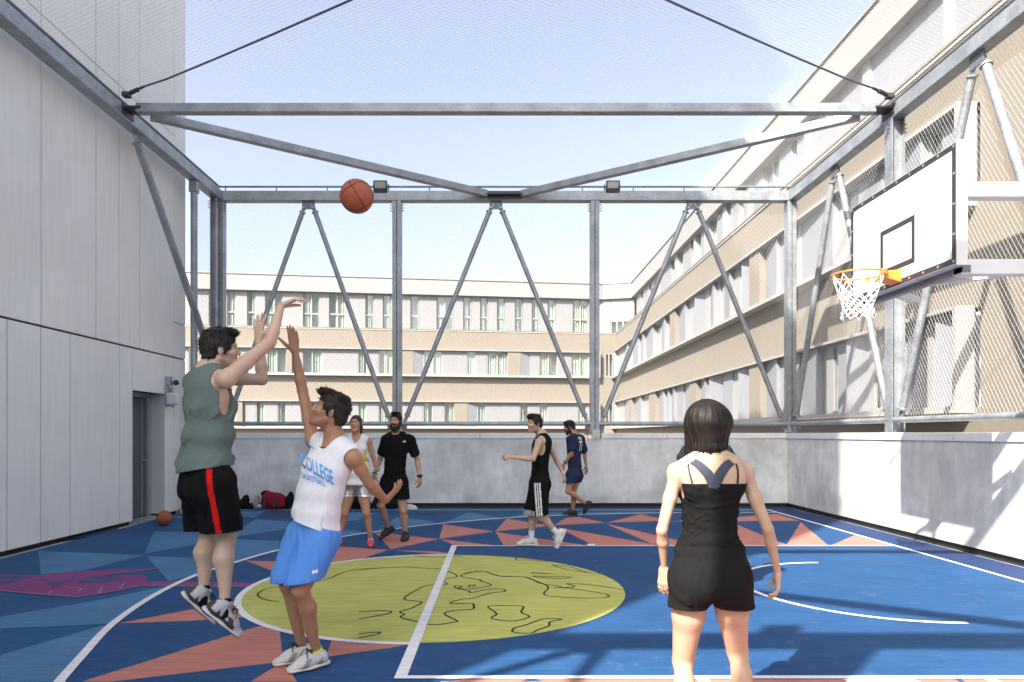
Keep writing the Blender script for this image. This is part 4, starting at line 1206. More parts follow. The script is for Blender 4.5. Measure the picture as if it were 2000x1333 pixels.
# ------------------------------------------------------------------ materials of people
def colmat(name, rough=0.5, bump=0.0, bscale=300, sheen=0.0, metal=0.0, spec=0.5, sss=0.0, var=0.05):
    m, nt, p = newmat(name); L = nt.links.new
    a = N(nt, 'ShaderNodeAttribute'); a.attribute_name = 'col'
    tc = N(nt, 'ShaderNodeTexCoord')
    n1 = N(nt, 'ShaderNodeTexNoise', Scale=40.0, Detail=5.0); L(tc.outputs['Object'], n1.inputs['Vector'])
    r = N(nt, 'ShaderNodeMapRange'); r.inputs['From Min'].default_value = 0.3; r.inputs['From Max'].default_value = 0.7
    r.inputs['To Min'].default_value = 1 - var; r.inputs['To Max'].default_value = 1 + var; L(n1.outputs['Fac'], r.inputs['Value'])
    vm = N(nt, 'ShaderNodeVectorMath', operation='SCALE'); L(a.outputs['Color'], vm.inputs[0]); L(r.outputs[0], vm.inputs['Scale'])
    L(vm.outputs[0], p.inputs['Base Color'])
    p.inputs['Roughness'].default_value = rough; p.inputs['Metallic'].default_value = metal; p.inputs['Specular IOR Level'].default_value = spec
    if sheen: p.inputs['Sheen Weight'].default_value = sheen
    if sss:
        p.inputs['Subsurface Weight'].default_value = sss; p.inputs['Subsurface Radius'].default_value = (0.012, 0.005, 0.003); p.inputs['Subsurface Scale'].default_value = 1.0
    if bump:
        nb = N(nt, 'ShaderNodeTexNoise', Scale=bscale, Detail=3.0); L(tc.outputs['Object'], nb.inputs['Vector'])
        bp = N(nt, 'ShaderNodeBump', Strength=bump, Distance=0.003); L(nb.outputs['Fac'], bp.inputs['Height']); L(bp.outputs[0], p.inputs['Normal'])
    return m
M['skin'] = colmat('skin', 0.48, 0.25, 250, spec=0.4)
M['cloth'] = colmat('knit_cloth', 0.9, 0.10, 900, spec=0.12, var=0.03)
M['satin'] = colmat('silver_satin', 0.28, 0.3, 60, metal=0.75)
M['hairmat'] = colmat('hair', 0.55, 0.5, 160, spec=0.25)
M['shoe'] = colmat('shoe_upper', 0.6, 0.4, 400)
M['sole'] = colmat('shoe_sole', 0.6, 0.2, 200)
M['eye_white'] = mat('eye_white', (0.38, 0.34, 0.31), 0.25, var=0.02)  # white of the eye darkened, its shading put into the colour
M['eye_dark'] = mat('eye_iris', (0.03, 0.018, 0.012), 0.2, var=0.02)
M['print_blue'] = mat('pale_blue_print', (0.08, 0.33, 0.68), 0.7, var=0.05)
M['print_white'] = mat('white_print', (0.72, 0.72, 0.72), 0.7, var=0.03)
M['print_yellow'] = mat('faded_yellow_print', (0.72, 0.66, 0.15), 0.8, var=0.3, scale=14)
M['strap_black'] = mat('black_strap', (0.012, 0.012, 0.014), 0.7)
M['strap_navy'] = mat('navy_sports_strap', (0.020, 0.026, 0.045), 0.7)
M['lace_black'] = mat('black_lace', (0.012, 0.012, 0.013), 0.7)
M['lace_white'] = mat('white_lace', (0.6, 0.6, 0.58), 0.7)
M['jewel'] = mat('pale_bracelet', (0.6, 0.55, 0.5), 0.4)

# ------------------------------------------------------------------ people
def rot_to(f, up=(0, 0, 1)):
    """rows: right, forward, up for a given forward direction"""
    f = nrm(f); r = nrm(np.cross(f, up)); u = np.cross(r, f)
    return np.array([r, f, u])

class Person:
    def __init__(s, Y, label, skin, h=0.006, sc=1.0):
        s.Y = Y; s.skin = np.array(skin); s.h = h; s.sc = sc
        s.J = {}; s.body = []; s.torso = []; s.label = label; s.headprims = []; s.parts = []
    def j(s, name, px, py, dy=0.0):
        s.J[name] = np.array(at(px, py, s.Y + dy)); return s
    def __getitem__(s, k): return s.J[k]
    # ---- torso from stations along the spine
    def make_torso(s, face, wsh=0.20, chest=0.118, waist=0.145, hip=0.165, wd=0.105, hd=0.115, bust=0.0, face_hip=None):
        J = s.J; c = s.sc
        face = nrm(face); s.face = face
        fh = nrm(face if face_hip is None else face_hip); s.fh = fh
        nk, pv = J['neck'], J['pelvis']
        ax = nrm(nk - pv); s.up = ax
        L = np.linalg.norm(nk - pv)
        def fr(t):
            f = nrm(face*t + fh*(1 - t)); f = nrm(f - ax*(f @ ax)); r = np.cross(f, ax); return np.array([r, f, ax])
        prof = [  # t along pelvis->neck, half width, half depth, half height, forward offset
            (-0.06, hip*0.98, hd, 0.085, -0.012), (0.06, hip*0.99, hd*0.98, 0.09, -0.012), (0.2, hip*0.92, hd*0.92, 0.09, -0.005),
            (0.34, waist, wd, 0.09, 0.0), (0.48, waist*1.02, wd*1.02, 0.10, 0.0), (0.62, (waist + wsh*0.8)/2, chest*0.98, 0.11, 0.0),
            (0.75, wsh*0.84, chest*1.02, 0.11, -0.005), (0.86, wsh*0.86, chest*0.92, 0.085, -0.018), (0.94, wsh*0.62, chest*0.62, 0.06, -0.022)]
        for t, w, d, hh, off in prof:
            R = fr(min(max(t, 0), 1)); p = pv + ax*(L*t) + R[1]*off*c
            s.torso.append((ell(p, (w*c, d*c, hh*c), R), 0.032))
        s.bust = []
        if bust:
            R = fr(0.75)
            for sx in (-1, 1):
                s.bust.append((ell(pv + ax*L*0.70 + R[0]*sx*0.075*c + R[1]*(chest*0.75*c), (0.06*c, 0.05*c + bust, 0.06*c), R), 0.04))
        s.torso += s.bust
        # buttocks
        R = fr(0.0)
        s.butt = []
        for sx in (-1, 1):
            s.butt.append((ell(pv + R[0]*sx*hip*0.46*c - R[1]*hd*0.42*c - ax*0.045*c, (hip*0.5*c, hd*0.72*c, 0.095*c), R), 0.04))
        s.torso += s.butt
        s.fr = fr; s.L = L
        # shoulders, trapezius
        for sd in ('r', 'l'):
            sh = J['sh_' + sd]
            s.body.append((cone(nk + ax*0.015 - fr(1)[1]*0.02, sh + ax*0.0, 0.043*c, 0.044*c), 0.035))
        return s
    def arm(s, sd, th=1.0, hand_dir=None, palm=None, curl=0.4, spread=0.12, thumb=0.6, thumb_sign=None, hs=1.0):
        J = s.J; c = s.sc*th; a, b, w = J['sh_'+sd], J['el_'+sd], J['wr_'+sd]
        s.body.append((ell(a - nrm(b - a)*-0.02*c, (0.049*c, 0.049*c, 0.049*c)), 0.03))
        m = a + (b - a)*0.45
        s.body.append((cone(a, m, 0.046*c, 0.043*c), 0.02)); s.body.append((cone(m, b, 0.043*c, 0.035*c), 0.015))
        m2 = b + (w - b)*0.3
        s.body.append((cone(b, m2, 0.035*c, 0.039*c), 0.012)); s.body.append((cone(m2, w, 0.039*c, 0.0255*c, (palm if palm is not None else (0, 1, 0), 0.85)), 0.012))
        if hand_dir is None: hand_dir = w - b
        if palm is None: palm = np.cross(nrm(hand_dir), (0.2, 1, 0.1))
        s.hand(w, nrm(hand_dir), nrm(palm), curl, spread, thumb, thumb_sign if thumb_sign is not None else 1, hs)
        return s
    def hand(s, w, d, n, curl, spread, thumb, ts, hs):
        c = s.sc*hs; n = nrm(n - d*(n @ d)); r = np.cross(d, n)*ts       # r: towards the thumb
        kn = w + d*0.092*c
        for i, o_ in enumerate((0.030, 0.010, -0.010, -0.029)):
            base = w + r*o_*0.55*c + d*0.012*c; tip = kn + r*o_*c - d*(0.0, 0.0, 0.003, 0.012)[i]*c
            s.body.append((cone(base, tip, 0.0155*c, 0.0115*c, (n, 0.9)), 0.012))
            L = (0.072, 0.080, 0.074, 0.058)[i]*c; p = tip; ang = 0.0
            fd = nrm(d + r*spread*(1.2 - 0.8*i))
            for k, (f_, r0, r1) in enumerate(((0.42, 0.0100, 0.0090), (0.32, 0.0090, 0.0082), (0.26, 0.0082, 0.0068))):
                ang += curl*(0.8 if k == 0 else 1.0)*(1 + 0.12*i)
                q = p + (fd*math.cos(ang) + n*math.sin(ang))*L*f_
                s.body.append((cone(p, q, r0*c, r1*c), 0.004)); p = q
        # thumb
        p0 = w + r*0.020*c + d*0.022*c + n*0.004*c
        t1 = nrm(d*0.62 + r*thumb + n*0.25); t2 = nrm(d*0.8 + r*thumb*0.65 + n*0.28); 
        p1 = p0 + t1*0.042*c; p2 = p1 + t2*0.034*c; p3 = p2 + nrm(t2 + n*0.15)*0.027*c
        s.body.append((cone(p0, p1, 0.0165*c, 0.0115*c), 0.012)); s.body.append((cone(p1, p2, 0.0112*c, 0.0098*c), 0.004)); s.body.append((cone(p2, p3, 0.0098*c, 0.0078*c), 0.003))
    def leg(s, sd, th=1.0, calf=1.0):
        J = s.J; c = s.sc; a, b, w = J['hip_'+sd], J['kn_'+sd], J['an_'+sd]
        f = s.fh; 
        m = a + (b - a)*0.4
        s.body.append((cone(a, m, 0.088*c*th, 0.078*c*th), 0.03)); s.body.append((cone(m, b, 0.078*c*th, 0.053*c*th), 0.025))
        s.body.append((ell(b + nrm((b - (a + w)/2) + f*0.02)*0.012*c, (0.046*c, 0.046*c, 0.052*c)), 0.02))
        sh = w - b; L = np.linalg.norm(sh); kb = nrm(np.cross(np.cross(nrm(sh), f), nrm(sh)))     # forward, square to the shin
        cm = b + sh*0.30 - kb*0.020*c
        s.body.append((cone(b, w, 0.044*c, 0.030*c), 0.02))
        s.body.append((cone(b + sh*0.1 - kb*0.012*c, cm, 0.040*c*calf, 0.047*c*calf), 0.025))
        s.body.append((cone(cm, b + sh*0.68 - kb*0.006*c, 0.047*c*calf, 0.032*c), 0.025))
        s.body.append((cone(w, w + nrm(sh)*0.03, 0.031*c, 0.034*c), 0.015))
        return s
    def head(s, fwd, up=(0, 0, 1), sc=1.0, fem=False, beard=0.0):
        J = s.J; c = s.sc*sc; R = rot_to(fwd, up); s.HR = R; s.hc = J['head']; s.hsc = c; s.beard = beard; s.fem = fem
        H_ = lambda x, y, z: s.hc + (R[0]*x + R[1]*y + R[2]*z)*c
        s.H = H_
        A = s.headprims
        jw = 0.92 if fem else 1.0
        A.append((ell(H_(0, -0.014, 0.036), np.array((0.074, 0.094, 0.084))*c, R), 0.02))
        A.append((ell(H_(0, 0.030, -0.022), np.array((0.062, 0.064, 0.080))*c, R), 0.03))
        A.append((ell(H_(0, 0.040, -0.078), np.array((0.044*jw, 0.044, 0.034))*c, R), 0.025))
        for sx in (-1, 1):
            A.append((cone(H_(sx*0.056*jw, -0.004, -0.045), H_(sx*0.020, 0.066, -0.094), 0.017*c, 0.016*c), 0.025))
            A.append((ell(H_(sx*0.038, 0.066, -0.018), np.array((0.024, 0.020, 0.022))*c, R), 0.02))
            A.append((ell(H_(sx*0.076, -0.004, -0.004), np.array((0.010, 0.018, 0.031))*c, R), 0.006))
        A.append((ell(H_(0, 0.084, -0.100), np.array((0.019*jw, 0.014, 0.014))*c, R), 0.015))
        A.append((ell(H_(0, 0.082, 0.032), np.array((0.050, 0.016, 0.011))*c, R), 0.018))
        A.append((cone(H_(0, 0.090, 0.018), H_(0, 0.107, -0.021), 0.0075*c, 0.0105*c), 0.008))
        for sx in (-1, 1): A.append((ell(H_(sx*0.012, 0.097, -0.025), np.array((0.009, 0.011, 0.008))*c, R), 0.006))
        A.append((ell(H_(0, 0.089, -0.052), np.array((0.022, 0.010, 0.006))*c, R), 0.006))
        A.append((ell(H_(0, 0.087, -0.064), np.array((0.019, 0.010, 0.0065))*c, R), 0.006))
        s.sockets = [ell(H_(sx*0.031, 0.104, 0.010), np.array((0.016, 0.0155, 0.0085))*c, R) for sx in (-1, 1)]
        # neck
        nb = J['neck']
        nr_ = (0.047 if fem else 0.057)*s.sc
        A.append((cone(H_(0, -0.022, -0.045), nb - s.face*0.012, nr_, nr_*1.06), 0.03))
        return s
    def bounds(s, prims, pad):
        lo = np.min([p[0] for p in prims], 0) - pad; hi = np.max([p[1] for p in prims], 0) + pad
        return lo, hi
    def build_body(s):
        prims = [p for p, k in s.torso + s.body + s.headprims]
        lo, hi = s.bounds(prims, 0.03)
        F_ = Field(lo, hi, s.h)
        for p, k in s.torso: F_.add(p, k)
        for p, k in s.body: F_.add(p, k)
        G = Field(*s.bounds([p for p, k in s.headprims], 0.03), s.h)
        for p, k in s.headprims: F_.add(p, k)
        for p in s.sockets: F_.cut(p, 0.012)
        P, Q = F_.mesh()
        base = (min(s['an_l'][0], s['an_r'][0])*0.5 + max(s['an_l'][0], s['an_r'][0])*0.5, s.Y, 0.0)
        s.root = empty('person', base, s.label, 'person')
        # skin colour: lips, beard shadow, ears, elbows and knees
        col = np.tile(s.skin, (len(P), 1))
        R = s.HR; q = (P - s.hc) @ R.T/s.hsc
        inh = (np.linalg.norm(q, axis=1) < 0.16)
        lips = inh & (q[:,1] > 0.08) & (np.abs(q[:,0]) < 0.026) & (q[:,2] < -0.046) & (q[:,2] > -0.073)
        col[lips] *= np.array([0.90, 0.70, 0.68])
        cheek = np.exp(-(((np.abs(q[:,0]) - 0.04)/0.025)**2 + ((q[:,2] + 0.02)/0.03)**2))*(q[:,1] > 0.03)*inh
        col *= 1 - cheek[:,None]*np.array([0.02, 0.14, 0.14])
        if s.beard > 0:
            side = (q[:,2] < 0.0 - 0.9*np.maximum(0, q[:,1] - 0.02)*0.8 + 0.0) & (q[:,1] > -0.012) & (q[:,2] > -0.125)
            mous = (q[:,2] < -0.032) & (np.abs(q[:,0]) < 0.035) & (q[:,1] > 0.07) & (q[:,2] > -0.05)
            chin = (q[:,2] < -0.062)
            front = (q[:,1] > 0.06) & (q[:,2] < -0.045) & (np.abs(q[:,0]) > 0.022)
            bm = inh & ((side & ((q[:,1] < 0.06) | chin)) | mous | (chin & (q[:,1] > 0.0)) | front) & ~lips
            dark = np.array([0.028, 0.020, 0.016])
            col[bm] = col[bm]*(1 - s.beard) + dark*s.beard
        for jn in ('el_r', 'el_l', 'kn_r', 'kn_l'):
            w = np.exp(-(np.linalg.norm(P - s[jn], axis=1)/0.05)**2)
            col *= 1 - w[:,None]*np.array([0.04, 0.14, 0.16])
        rg = lumps(5, 1.0, 22)(P); col *= (1 + 0.03*rg)[:,None]
        s.body_obj = mesh_obj('body', P, Q, M['skin'], s.root, np.clip(col, 0, 1))
        # eyes and brows
        for sx in (-1, 1):
            q_ = MB(); cc = s.H(sx*0.031, 0.0748, 0.0080); e = 0.0115*s.hsc
            sphere(q_, cc, e); q_.build('eye', M['eye_white'], s.root, smooth=True)
            q_ = MB(); sphere(q_, cc + (R[1])*e*0.50, e*0.62); q_.build('iris', M['eye_dark'], s.root, smooth=True)
            q_ = MB(); pts = [s.H(sx*(0.013 + 0.009*i), 0.0955 - 0.0028*i*i*0.55, 0.027 + 0.0035*math.sin(i*0.9)) for i in range(5)]
            q_.tube(pts, [0.0028*s.hsc, 0.0042*s.hsc, 0.0042*s.hsc, 0.0036*s.hsc, 0.0018*s.hsc], 6); q_.build('eyebrow', s.brow, s.root, smooth=True)
        return s
    def cloth(s, name, prims, color, cuts=(), planes=(), fold=None, infl=0.012, k=0.04, m='cloth', h=None, colfn=None, legs=None):
        h = h or s.h
        pr = [p for p, _ in prims + (legs or [])]
        lo, hi = s.bounds(pr, infl + 0.04)
        F_ = Field(lo, hi, h)
        for p, kk in prims: F_.add(p, max(kk, k), infl)
        if legs:       # each leg blends into the seat, the two legs only touch
            base = F_.F.copy()
            F_.add(legs[0][0], 0.05, infl); one = F_.F
            F_.F = base; F_.add(legs[1][0], 0.05, infl); two = F_.F
            kk = 0.008; h_ = np.clip(0.5 + 0.5*(two - one)/kk, 0, 1)
            F_.F = (two*(1 - h_) + one*h_ - kk*h_*(1 - h_)).astype(np.float32)
        if fold:
            for f_ in (fold if isinstance(fold, (list, tuple)) else [fold]): F_.disp(f_)
        for c_ in cuts:
            p, kk = (c_ if isinstance(c_[1], (int, float)) else (c_, 0.004))
            F_.cut(p, kk)
        for (p, n) in planes: F_.plane(p, n)
        P, Q = F_.mesh()
        col = np.tile(np.array(color), (len(P), 1))
        if colfn is not None: col = colfn(P, col)
        o = mesh_obj(name, P, Q, M[m], s.root, col)
        s.last = (P, Q)
        return o
    def hair(s, prims, color, cuts=(), disp=None, h=0.004, planes=(), name='hair', spikes=None):
        lo, hi = s.bounds([p for p, k in prims], 0.03)
        F_ = Field(lo, hi, h)
        for p, k in prims: F_.add(p, k)
        for c_, k in cuts: F_.cut(c_, k)
        for d in (disp or []): F_.disp(d)
        for (p, n) in planes: F_.plane(p, n)
        P, Q = F_.mesh()
        if spikes: P, Q = s.locks(P, Q, *spikes)
        col = np.tile(np.array(color), (len(P), 1)); col *= (1 + 0.25*lumps(9, 1.0, 120)(P))[:,None]
        return mesh_obj(name, P, Q, M['hairmat'], s.root, np.clip(col, 0.003, 1))
    def locks(s, P, Q, n, length, comb, lift, wid=0.0045, seed=1, curve=0.0, rnd=0.22, zmax=None):
        """thin curved locks growing from the hair surface; comb(q)->local comb direction in head axes"""
        rg = np.random.RandomState(seed)
        a, b, c = P[Q[:,0]], P[Q[:,1]], P[Q[:,2]]
        nn = np.cross(b - a, c - a); ln = np.linalg.norm(nn, axis=1); ok = ln > 1e-9
        idx = rg.choice(np.nonzero(ok)[0], n)
        o = (a[idx] + c[idx])/2; nv = nn[idx]/ln[idx][:,None]
        q = (o - s.hc) @ s.HR.T/s.hsc
        if zmax is not None:
            kp = q[:,2] < zmax; idx = idx[kp]; o = o[kp]; nv = nv[kp]; q = q[kp]; n = len(idx)
        d = comb(q) @ s.HR
        d = d - nv*(d*nv).sum(1)[:,None]; d /= np.linalg.norm(d, axis=1)[:,None] + 1e-9
        d = d + rg.normal(size=d.shape)*rnd
        d /= np.linalg.norm(d, axis=1)[:,None]
        L = length*rg.uniform(0.5, 1.25, n)[:,None]*s.hsc
        sd = np.cross(d, nv); sd /= np.linalg.norm(sd, axis=1)[:,None] + 1e-9
        w = wid*rg.uniform(0.6, 1.3, n)[:,None]*s.hsc
        r0 = o - nv*0.003; r1 = o + d*L*0.5 + nv*(L*lift*0.75 - L*L*1.25/s.hsc); r2 = o + d*L + nv*(L*lift*(1.0 - curve) - L*L*5.0/s.hsc)
        V = []; base = len(P)
        V = np.stack([r0 - sd*w, r0 + sd*w, r1 + sd*w*0.8, r1 - sd*w*0.8, r2 + sd*w*0.12, r2 - sd*w*0.12, r1 + nv*w*0.5], 1).reshape(-1, 3)
        k = base + 7*np.arange(n)[:,None]
        Q2 = np.concatenate([k + np.array([[0, 1, 2, 6]]), k + np.array([[0, 6, 3, 0]])*1, k + np.array([[3, 6, 4, 5]]), k + np.array([[6, 2, 4, 4]])])
        Q2 = np.concatenate([k + np.array([[0, 1, 2, 3]]), k + np.array([[3, 2, 4, 5]])])
        return np.concatenate([P, V]), np.concatenate([Q, Q2])
    def shoe(s, sd, heel_to_toe, up, upper, sole, lace='lace_white', high=0.0, L=0.285, collar=None, sc=1.0, heel=None):
        """shoe at the ankle: direction heel to toe, up = away from the sole"""
        w = s['an_' + sd]; c = s.sc*sc
        f = nrm(heel_to_toe); u = nrm(np.asarray(up, float) - f*(np.asarray(up, float) @ f)); r = np.cross(f, u)
        R = np.array([r, f, u])
        o = w - u*0.085*c if heel is None else np.asarray(heel)       # sole plane below the ankle
        S = lambda x, y, z: o + (r*x + f*y + u*z)*c
        h = 0.005
        up_ = [(cone(S(0, -0.045, 0.045), S(0, -0.02, 0.055), 0.036*c, 0.040*c, (r, 0.95)), 0.03),
               (cone(S(0, -0.03, 0.045), S(0, 0.09, 0.040), 0.040*c, 0.040*c, (r, 1.05)), 0.03),
               (cone(S(0, 0.08, 0.036), S(0.004, 0.165, 0.024), 0.042*c, 0.032*c, (u, 0.75)), 0.03),
               (cone(S(0, 0.03, 0.075), S(0, 0.11, 0.047), 0.028*c, 0.026*c), 0.03),
               (cone(S(0, -0.022, 0.06), S(0, -0.012, 0.100 + high), 0.040*c, 0.039*c), 0.03)]
        lo, hi = s.bounds([p for p, k in up_], 0.02)
        F_ = Field(lo, hi, h)
        for p, k in up_: F_.add(p, k)
        F_.plane(S(0, 0, 0.018), -u)
        F_.plane(S(0, -0.01, 0.098 + high), u*0.97 + f*-0.12)
        P, Q = F_.mesh()
        q = (P - o) @ R.T/c
        col = np.tile(np.array(upper[0]), (len(P), 1))
        if len(upper) > 1:       # second colour: side overlays, toe cap or heel
            mk = ((np.sin(q[:,1]*62 + q[:,2]*55) > 0.35) & (q[:,2] < 0.07) & (q[:,1] > -0.02) & (q[:,1] < 0.13)) | (q[:,1] < -0.06)
            col[mk] = upper[1]
        if len(upper) > 2:
            mk = (q[:,2] < 0.045) & (q[:,1] < 0.12); col[mk] = upper[2]
        ob = mesh_obj('shoe', P, Q, M['shoe'], s.root, col)
        so_ = [(cone(S(0, -0.052, 0.012), S(0, 0.06, 0.012), 0.037*c, 0.038*c, (u, 0.5)), 0.02), (cone(S(0, 0.05, 0.012), S(0.004, 0.155, 0.014), 0.040*c, 0.034*c, (u, 0.45)), 0.02)]
        lo, hi = s.bounds([p for p, k in so_], 0.02)
        F_ = Field(lo, hi, h)
        for p, k in so_: F_.add(p, k, 0.006)
        F_.plane(S(0, 0, 0.0), -u); F_.plane(S(0, 0, 0.03), u)
        P, Q = F_.mesh()
        q = (P - o) @ R.T/c
        col = np.tile(np.array(sole[0]), (len(P), 1))
        if len(sole) > 1: col[q[:,2] < 0.008] = sole[1]
        so2 = mesh_obj('sole', P, Q, M['sole'], s.root, col)
        # laces
        q_ = MB()
        for i in range(4):
            y = 0.045 + i*0.019; z = 0.112 - i*0.0155
            q_.tube([S(-0.026, y - 0.006, z - 0.018), S(-0.008, y + 0.004, z - 0.001), S(0.010, y - 0.004, z), S(0.027, y + 0.006, z - 0.018)], 0.0032*c, 5)
        for sx in (-1, 1):
            q_.tube([S(0, 0.045, 0.112), S(sx*0.025, 0.055, 0.125), S(sx*0.040, 0.045, 0.11), S(sx*0.012, 0.05, 0.112)], 0.003*c, 5)
            q_.tube([S(0, 0.045, 0.112), S(sx*0.02, 0.075, 0.118), S(sx*0.045, 0.085, 0.08)], 0.003*c, 5)
        q_.build('laces', M[lace], s.root, smooth=True)
        return ob
    def sock(s, sd, top, color):
        w, b = s['an_' + sd], s['kn_' + sd]; d = nrm(b - w)
        c = s.sc
        pr = [(cone(w - d*0.05, w + d*top, 0.036*c, 0.038*c), 0.01)]
        lo, hi = s.bounds([p for p, k in pr], 0.02)
        F_ = Field(lo, hi, 0.004)
        for p, k in pr: F_.add(p, 0.0, 0.003)
        F_.plane(w + d*top, d)
        F_.disp(folds(3, 0.0012, 160, d))
        P, Q = F_.mesh()
        return mesh_obj('sock', P, Q, M['cloth'], s.root, np.tile(np.array(color), (len(P), 1)))

def sphere(q, c, r, n=14, m=9):
    b = len(q.v); c = Vector(c)
    for i in range(m + 1):
        ph = math.pi*i/m
        for k in range(n):
            t = 2*math.pi*k/n; q.v.append((c.x + r*math.sin(ph)*math.cos(t), c.y + r*math.sin(ph)*math.sin(t), c.z + r*math.cos(ph)))
    for i in range(m):
        for k in range(n):
            l = (k + 1) % n
            q.f.append((b + i*n + k, b + (i+1)*n + k, b + (i+1)*n + l, b + i*n + l)); q.m.append(q.mi)

def bvh(P, Q): return BVHTree.FromPolygons([tuple(p) for p in P], [tuple(int(i) for i in f) for f in Q])
def decal(name, m, parent, tree, org, ux, uy, ray, text, size, bold=0.0, xs=1.0, arch=0.0, skew=0.0, off=0.003):
    """flat lettering laid onto a cloth surface: text plane at org with axes ux, uy, projected along ray"""
    cu = bpy.data.curves.new(name, 'FONT'); cu.body = text; cu.size = size; cu.align_x = 'CENTER'; cu.align_y = 'CENTER'; cu.offset = bold; cu.resolution_u = 3
    to = bpy.data.objects.new(name, cu); COL.objects.link(to)
    dg = bpy.context.evaluated_depsgraph_get()
    me = bpy.data.meshes.new_from_object(to.evaluated_get(dg))
    bpy.data.objects.remove(to)
    import bmesh
    bm = bmesh.new(); bm.from_mesh(me)
    bmesh.ops.triangulate(bm, faces=bm.faces[:])
    for _ in range(2): bmesh.ops.subdivide_edges(bm, edges=[e for e in bm.edges if e.calc_length() > size*0.12], cuts=1)
    bmesh.ops.triangulate(bm, faces=bm.faces[:])
    org = Vector(org); ux = Vector(ux).normalized(); uy = Vector(uy).normalized(); ray = Vector(ray).normalized()
    for v in bm.verts:
        x, y = v.co.x*xs, v.co.y + arch*v.co.x**2 + skew*v.co.x
        p = org + ux*x + uy*y
        hit = tree.ray_cast(p - ray*0.5, ray)
        v.co = (hit[0] - ray*off) if hit[0] is not None else p
    bm.to_mesh(me); bm.free()
    me.materials.clear(); me.materials.append(M[m])
    o = bpy.data.objects.new(name, me); put(o, parent); return o
def ribbon_on(name, m, parent, tree, pts, width, off=0.003, thick=0.003, n=18):
    """cloth strap laid on a body surface along a list of points"""
    P = [Vector(p) for p in pts]
    dense = []
    for i in range(len(P) - 1):
        for k in range(n): dense.append(P[i].lerp(P[i+1], k/n))
    dense.append(P[-1])
    cen = []
    for p in dense:
        loc, nor, idx, dist = tree.find_nearest(p)
        cen.append((loc, nor))
    for _ in range(3):
        sm = [cen[0]] + [((cen[i-1][0] + cen[i][0]*2 + cen[i+1][0])/4, (cen[i-1][1] + cen[i][1] + cen[i+1][1]).normalized()) for i in range(1, len(cen) - 1)] + [cen[-1]]
        cen = sm
    q = MB(); rows = []
    for i, (c, nn) in enumerate(cen):
        d = (cen[min(i+1, len(cen)-1)][0] - cen[max(i-1, 0)][0]).normalized(); s_ = d.cross(nn).normalized()
        ww = width[0] + (width[1] - width[0])*i/(len(cen)-1) if hasattr(width, '__len__') else width
        rows.append([c + nn*off - s_*ww/2, c + nn*(off + thick) - s_*ww*0.45, c + nn*(off + thick) + s_*ww*0.45, c + nn*off + s_*ww/2])
    for a, b_ in zip(rows[:-1], rows[1:]):
        for k in range(3): q.poly([a[k], a[k+1], b_[k+1], b_[k]])
    return q.build(name, M[m], parent, smooth=False)
BROW = {}
def browmat(c):
    k = tuple(c)
    if k not in BROW: BROW[k] = mat('eyebrow_hair', c, 0.6, var=0.1)
    return BROW[k]
BLACK = (0.0065, 0.0065, 0.007)
def short_hair(p, color, seed=1, tufts=(), thick=0.007, cut_face=0.0, nape=0.0, amp=0.003, lift=0.10):
    H_ = p.H; c = p.hsc; R = p.HR
    pr = [(ell(H_(0, -0.014, 0.038), np.array((0.074 + thick, 0.094 + thick, 0.084 + thick*1.2))*c, R), 0.02),
          (ell(H_(0, -0.060, -0.020), np.array((0.060 + thick*0.6, 0.045 + thick*0.6, 0.060))*c, R), 0.02)]
    for (x, y, z, a, b, d) in tufts: pr.append((ell(H_(x, y, z), np.array((a, b, d))*c, R), 0.012))
    for sx in (-1, 1): pr.append((cone(H_(sx*0.073, 0.018, 0.012), H_(sx*0.071, 0.020, -0.016), 0.009*c, 0.006*c), 0.006))
    cuts = [(ell(H_(0, 0.098 + cut_face, -0.030), np.array((0.092, 0.072, 0.094))*c, R), 0.008),
            (ell(H_(0, 0.020, -0.110 - nape), np.array((0.11, 0.105, 0.078))*c, R), 0.008)]
    for sx in (-1, 1): cuts.append((ell(H_(sx*0.090, -0.004, -0.012), np.array((0.030, 0.022, 0.036))*c, R), 0.004))
    ds = [lumps(seed, amp*0.55, 90, 12), lumps(seed + 5, amp*0.5, 320, 10)]
    def comb(q):
        d = np.stack([q[:,0]*1.5, 0.35 + 0*q[:,0], 0.25 - 0*q[:,0]], 1)          # top: forward and sideways
        d[q[:,1] < -0.03] = (0, -0.2, -1); side = np.abs(q[:,0]) > 0.06; d[side] = (0, -0.45, -1)
        return d
    return p.hair(pr, color, cuts, ds, h=0.004, spikes=(2200, 0.026, comb, lift, 0.0032, seed, 0.5))
def beard_mesh(p, color, seed=2):
    H_ = p.H; c = p.hsc; R = p.HR
    pr = []
    for sx in (-1, 1):
        pr.append((cone(H_(sx*0.064, 0.012, -0.022), H_(sx*0.056, 0.030, -0.066), 0.010*c, 0.015*c), 0.012))
        pr.append((cone(H_(sx*0.056, 0.030, -0.066), H_(sx*0.022, 0.078, -0.100), 0.015*c, 0.019*c), 0.015))
        pr.append((cone(H_(sx*0.005, 0.100, -0.041), H_(sx*0.027, 0.088, -0.052), 0.0055*c, 0.006*c), 0.006))
        pr.append((cone(H_(sx*0.027, 0.088, -0.052), H_(sx*0.030, 0.078, -0.085), 0.006*c, 0.012*c), 0.008))
    pr.append((ell(H_(0, 0.078, -0.106), np.array((0.034, 0.026, 0.026))*c, R), 0.015))
    return p.hair(pr, color, [], [lumps(seed, 0.0015, 260, 10)], h=0.004, name='beard', spikes=(500, 0.014, lambda q: np.tile(np.array([[0, 0.3, -1.0]]), (len(q), 1)), 0.2, 0.003, seed))
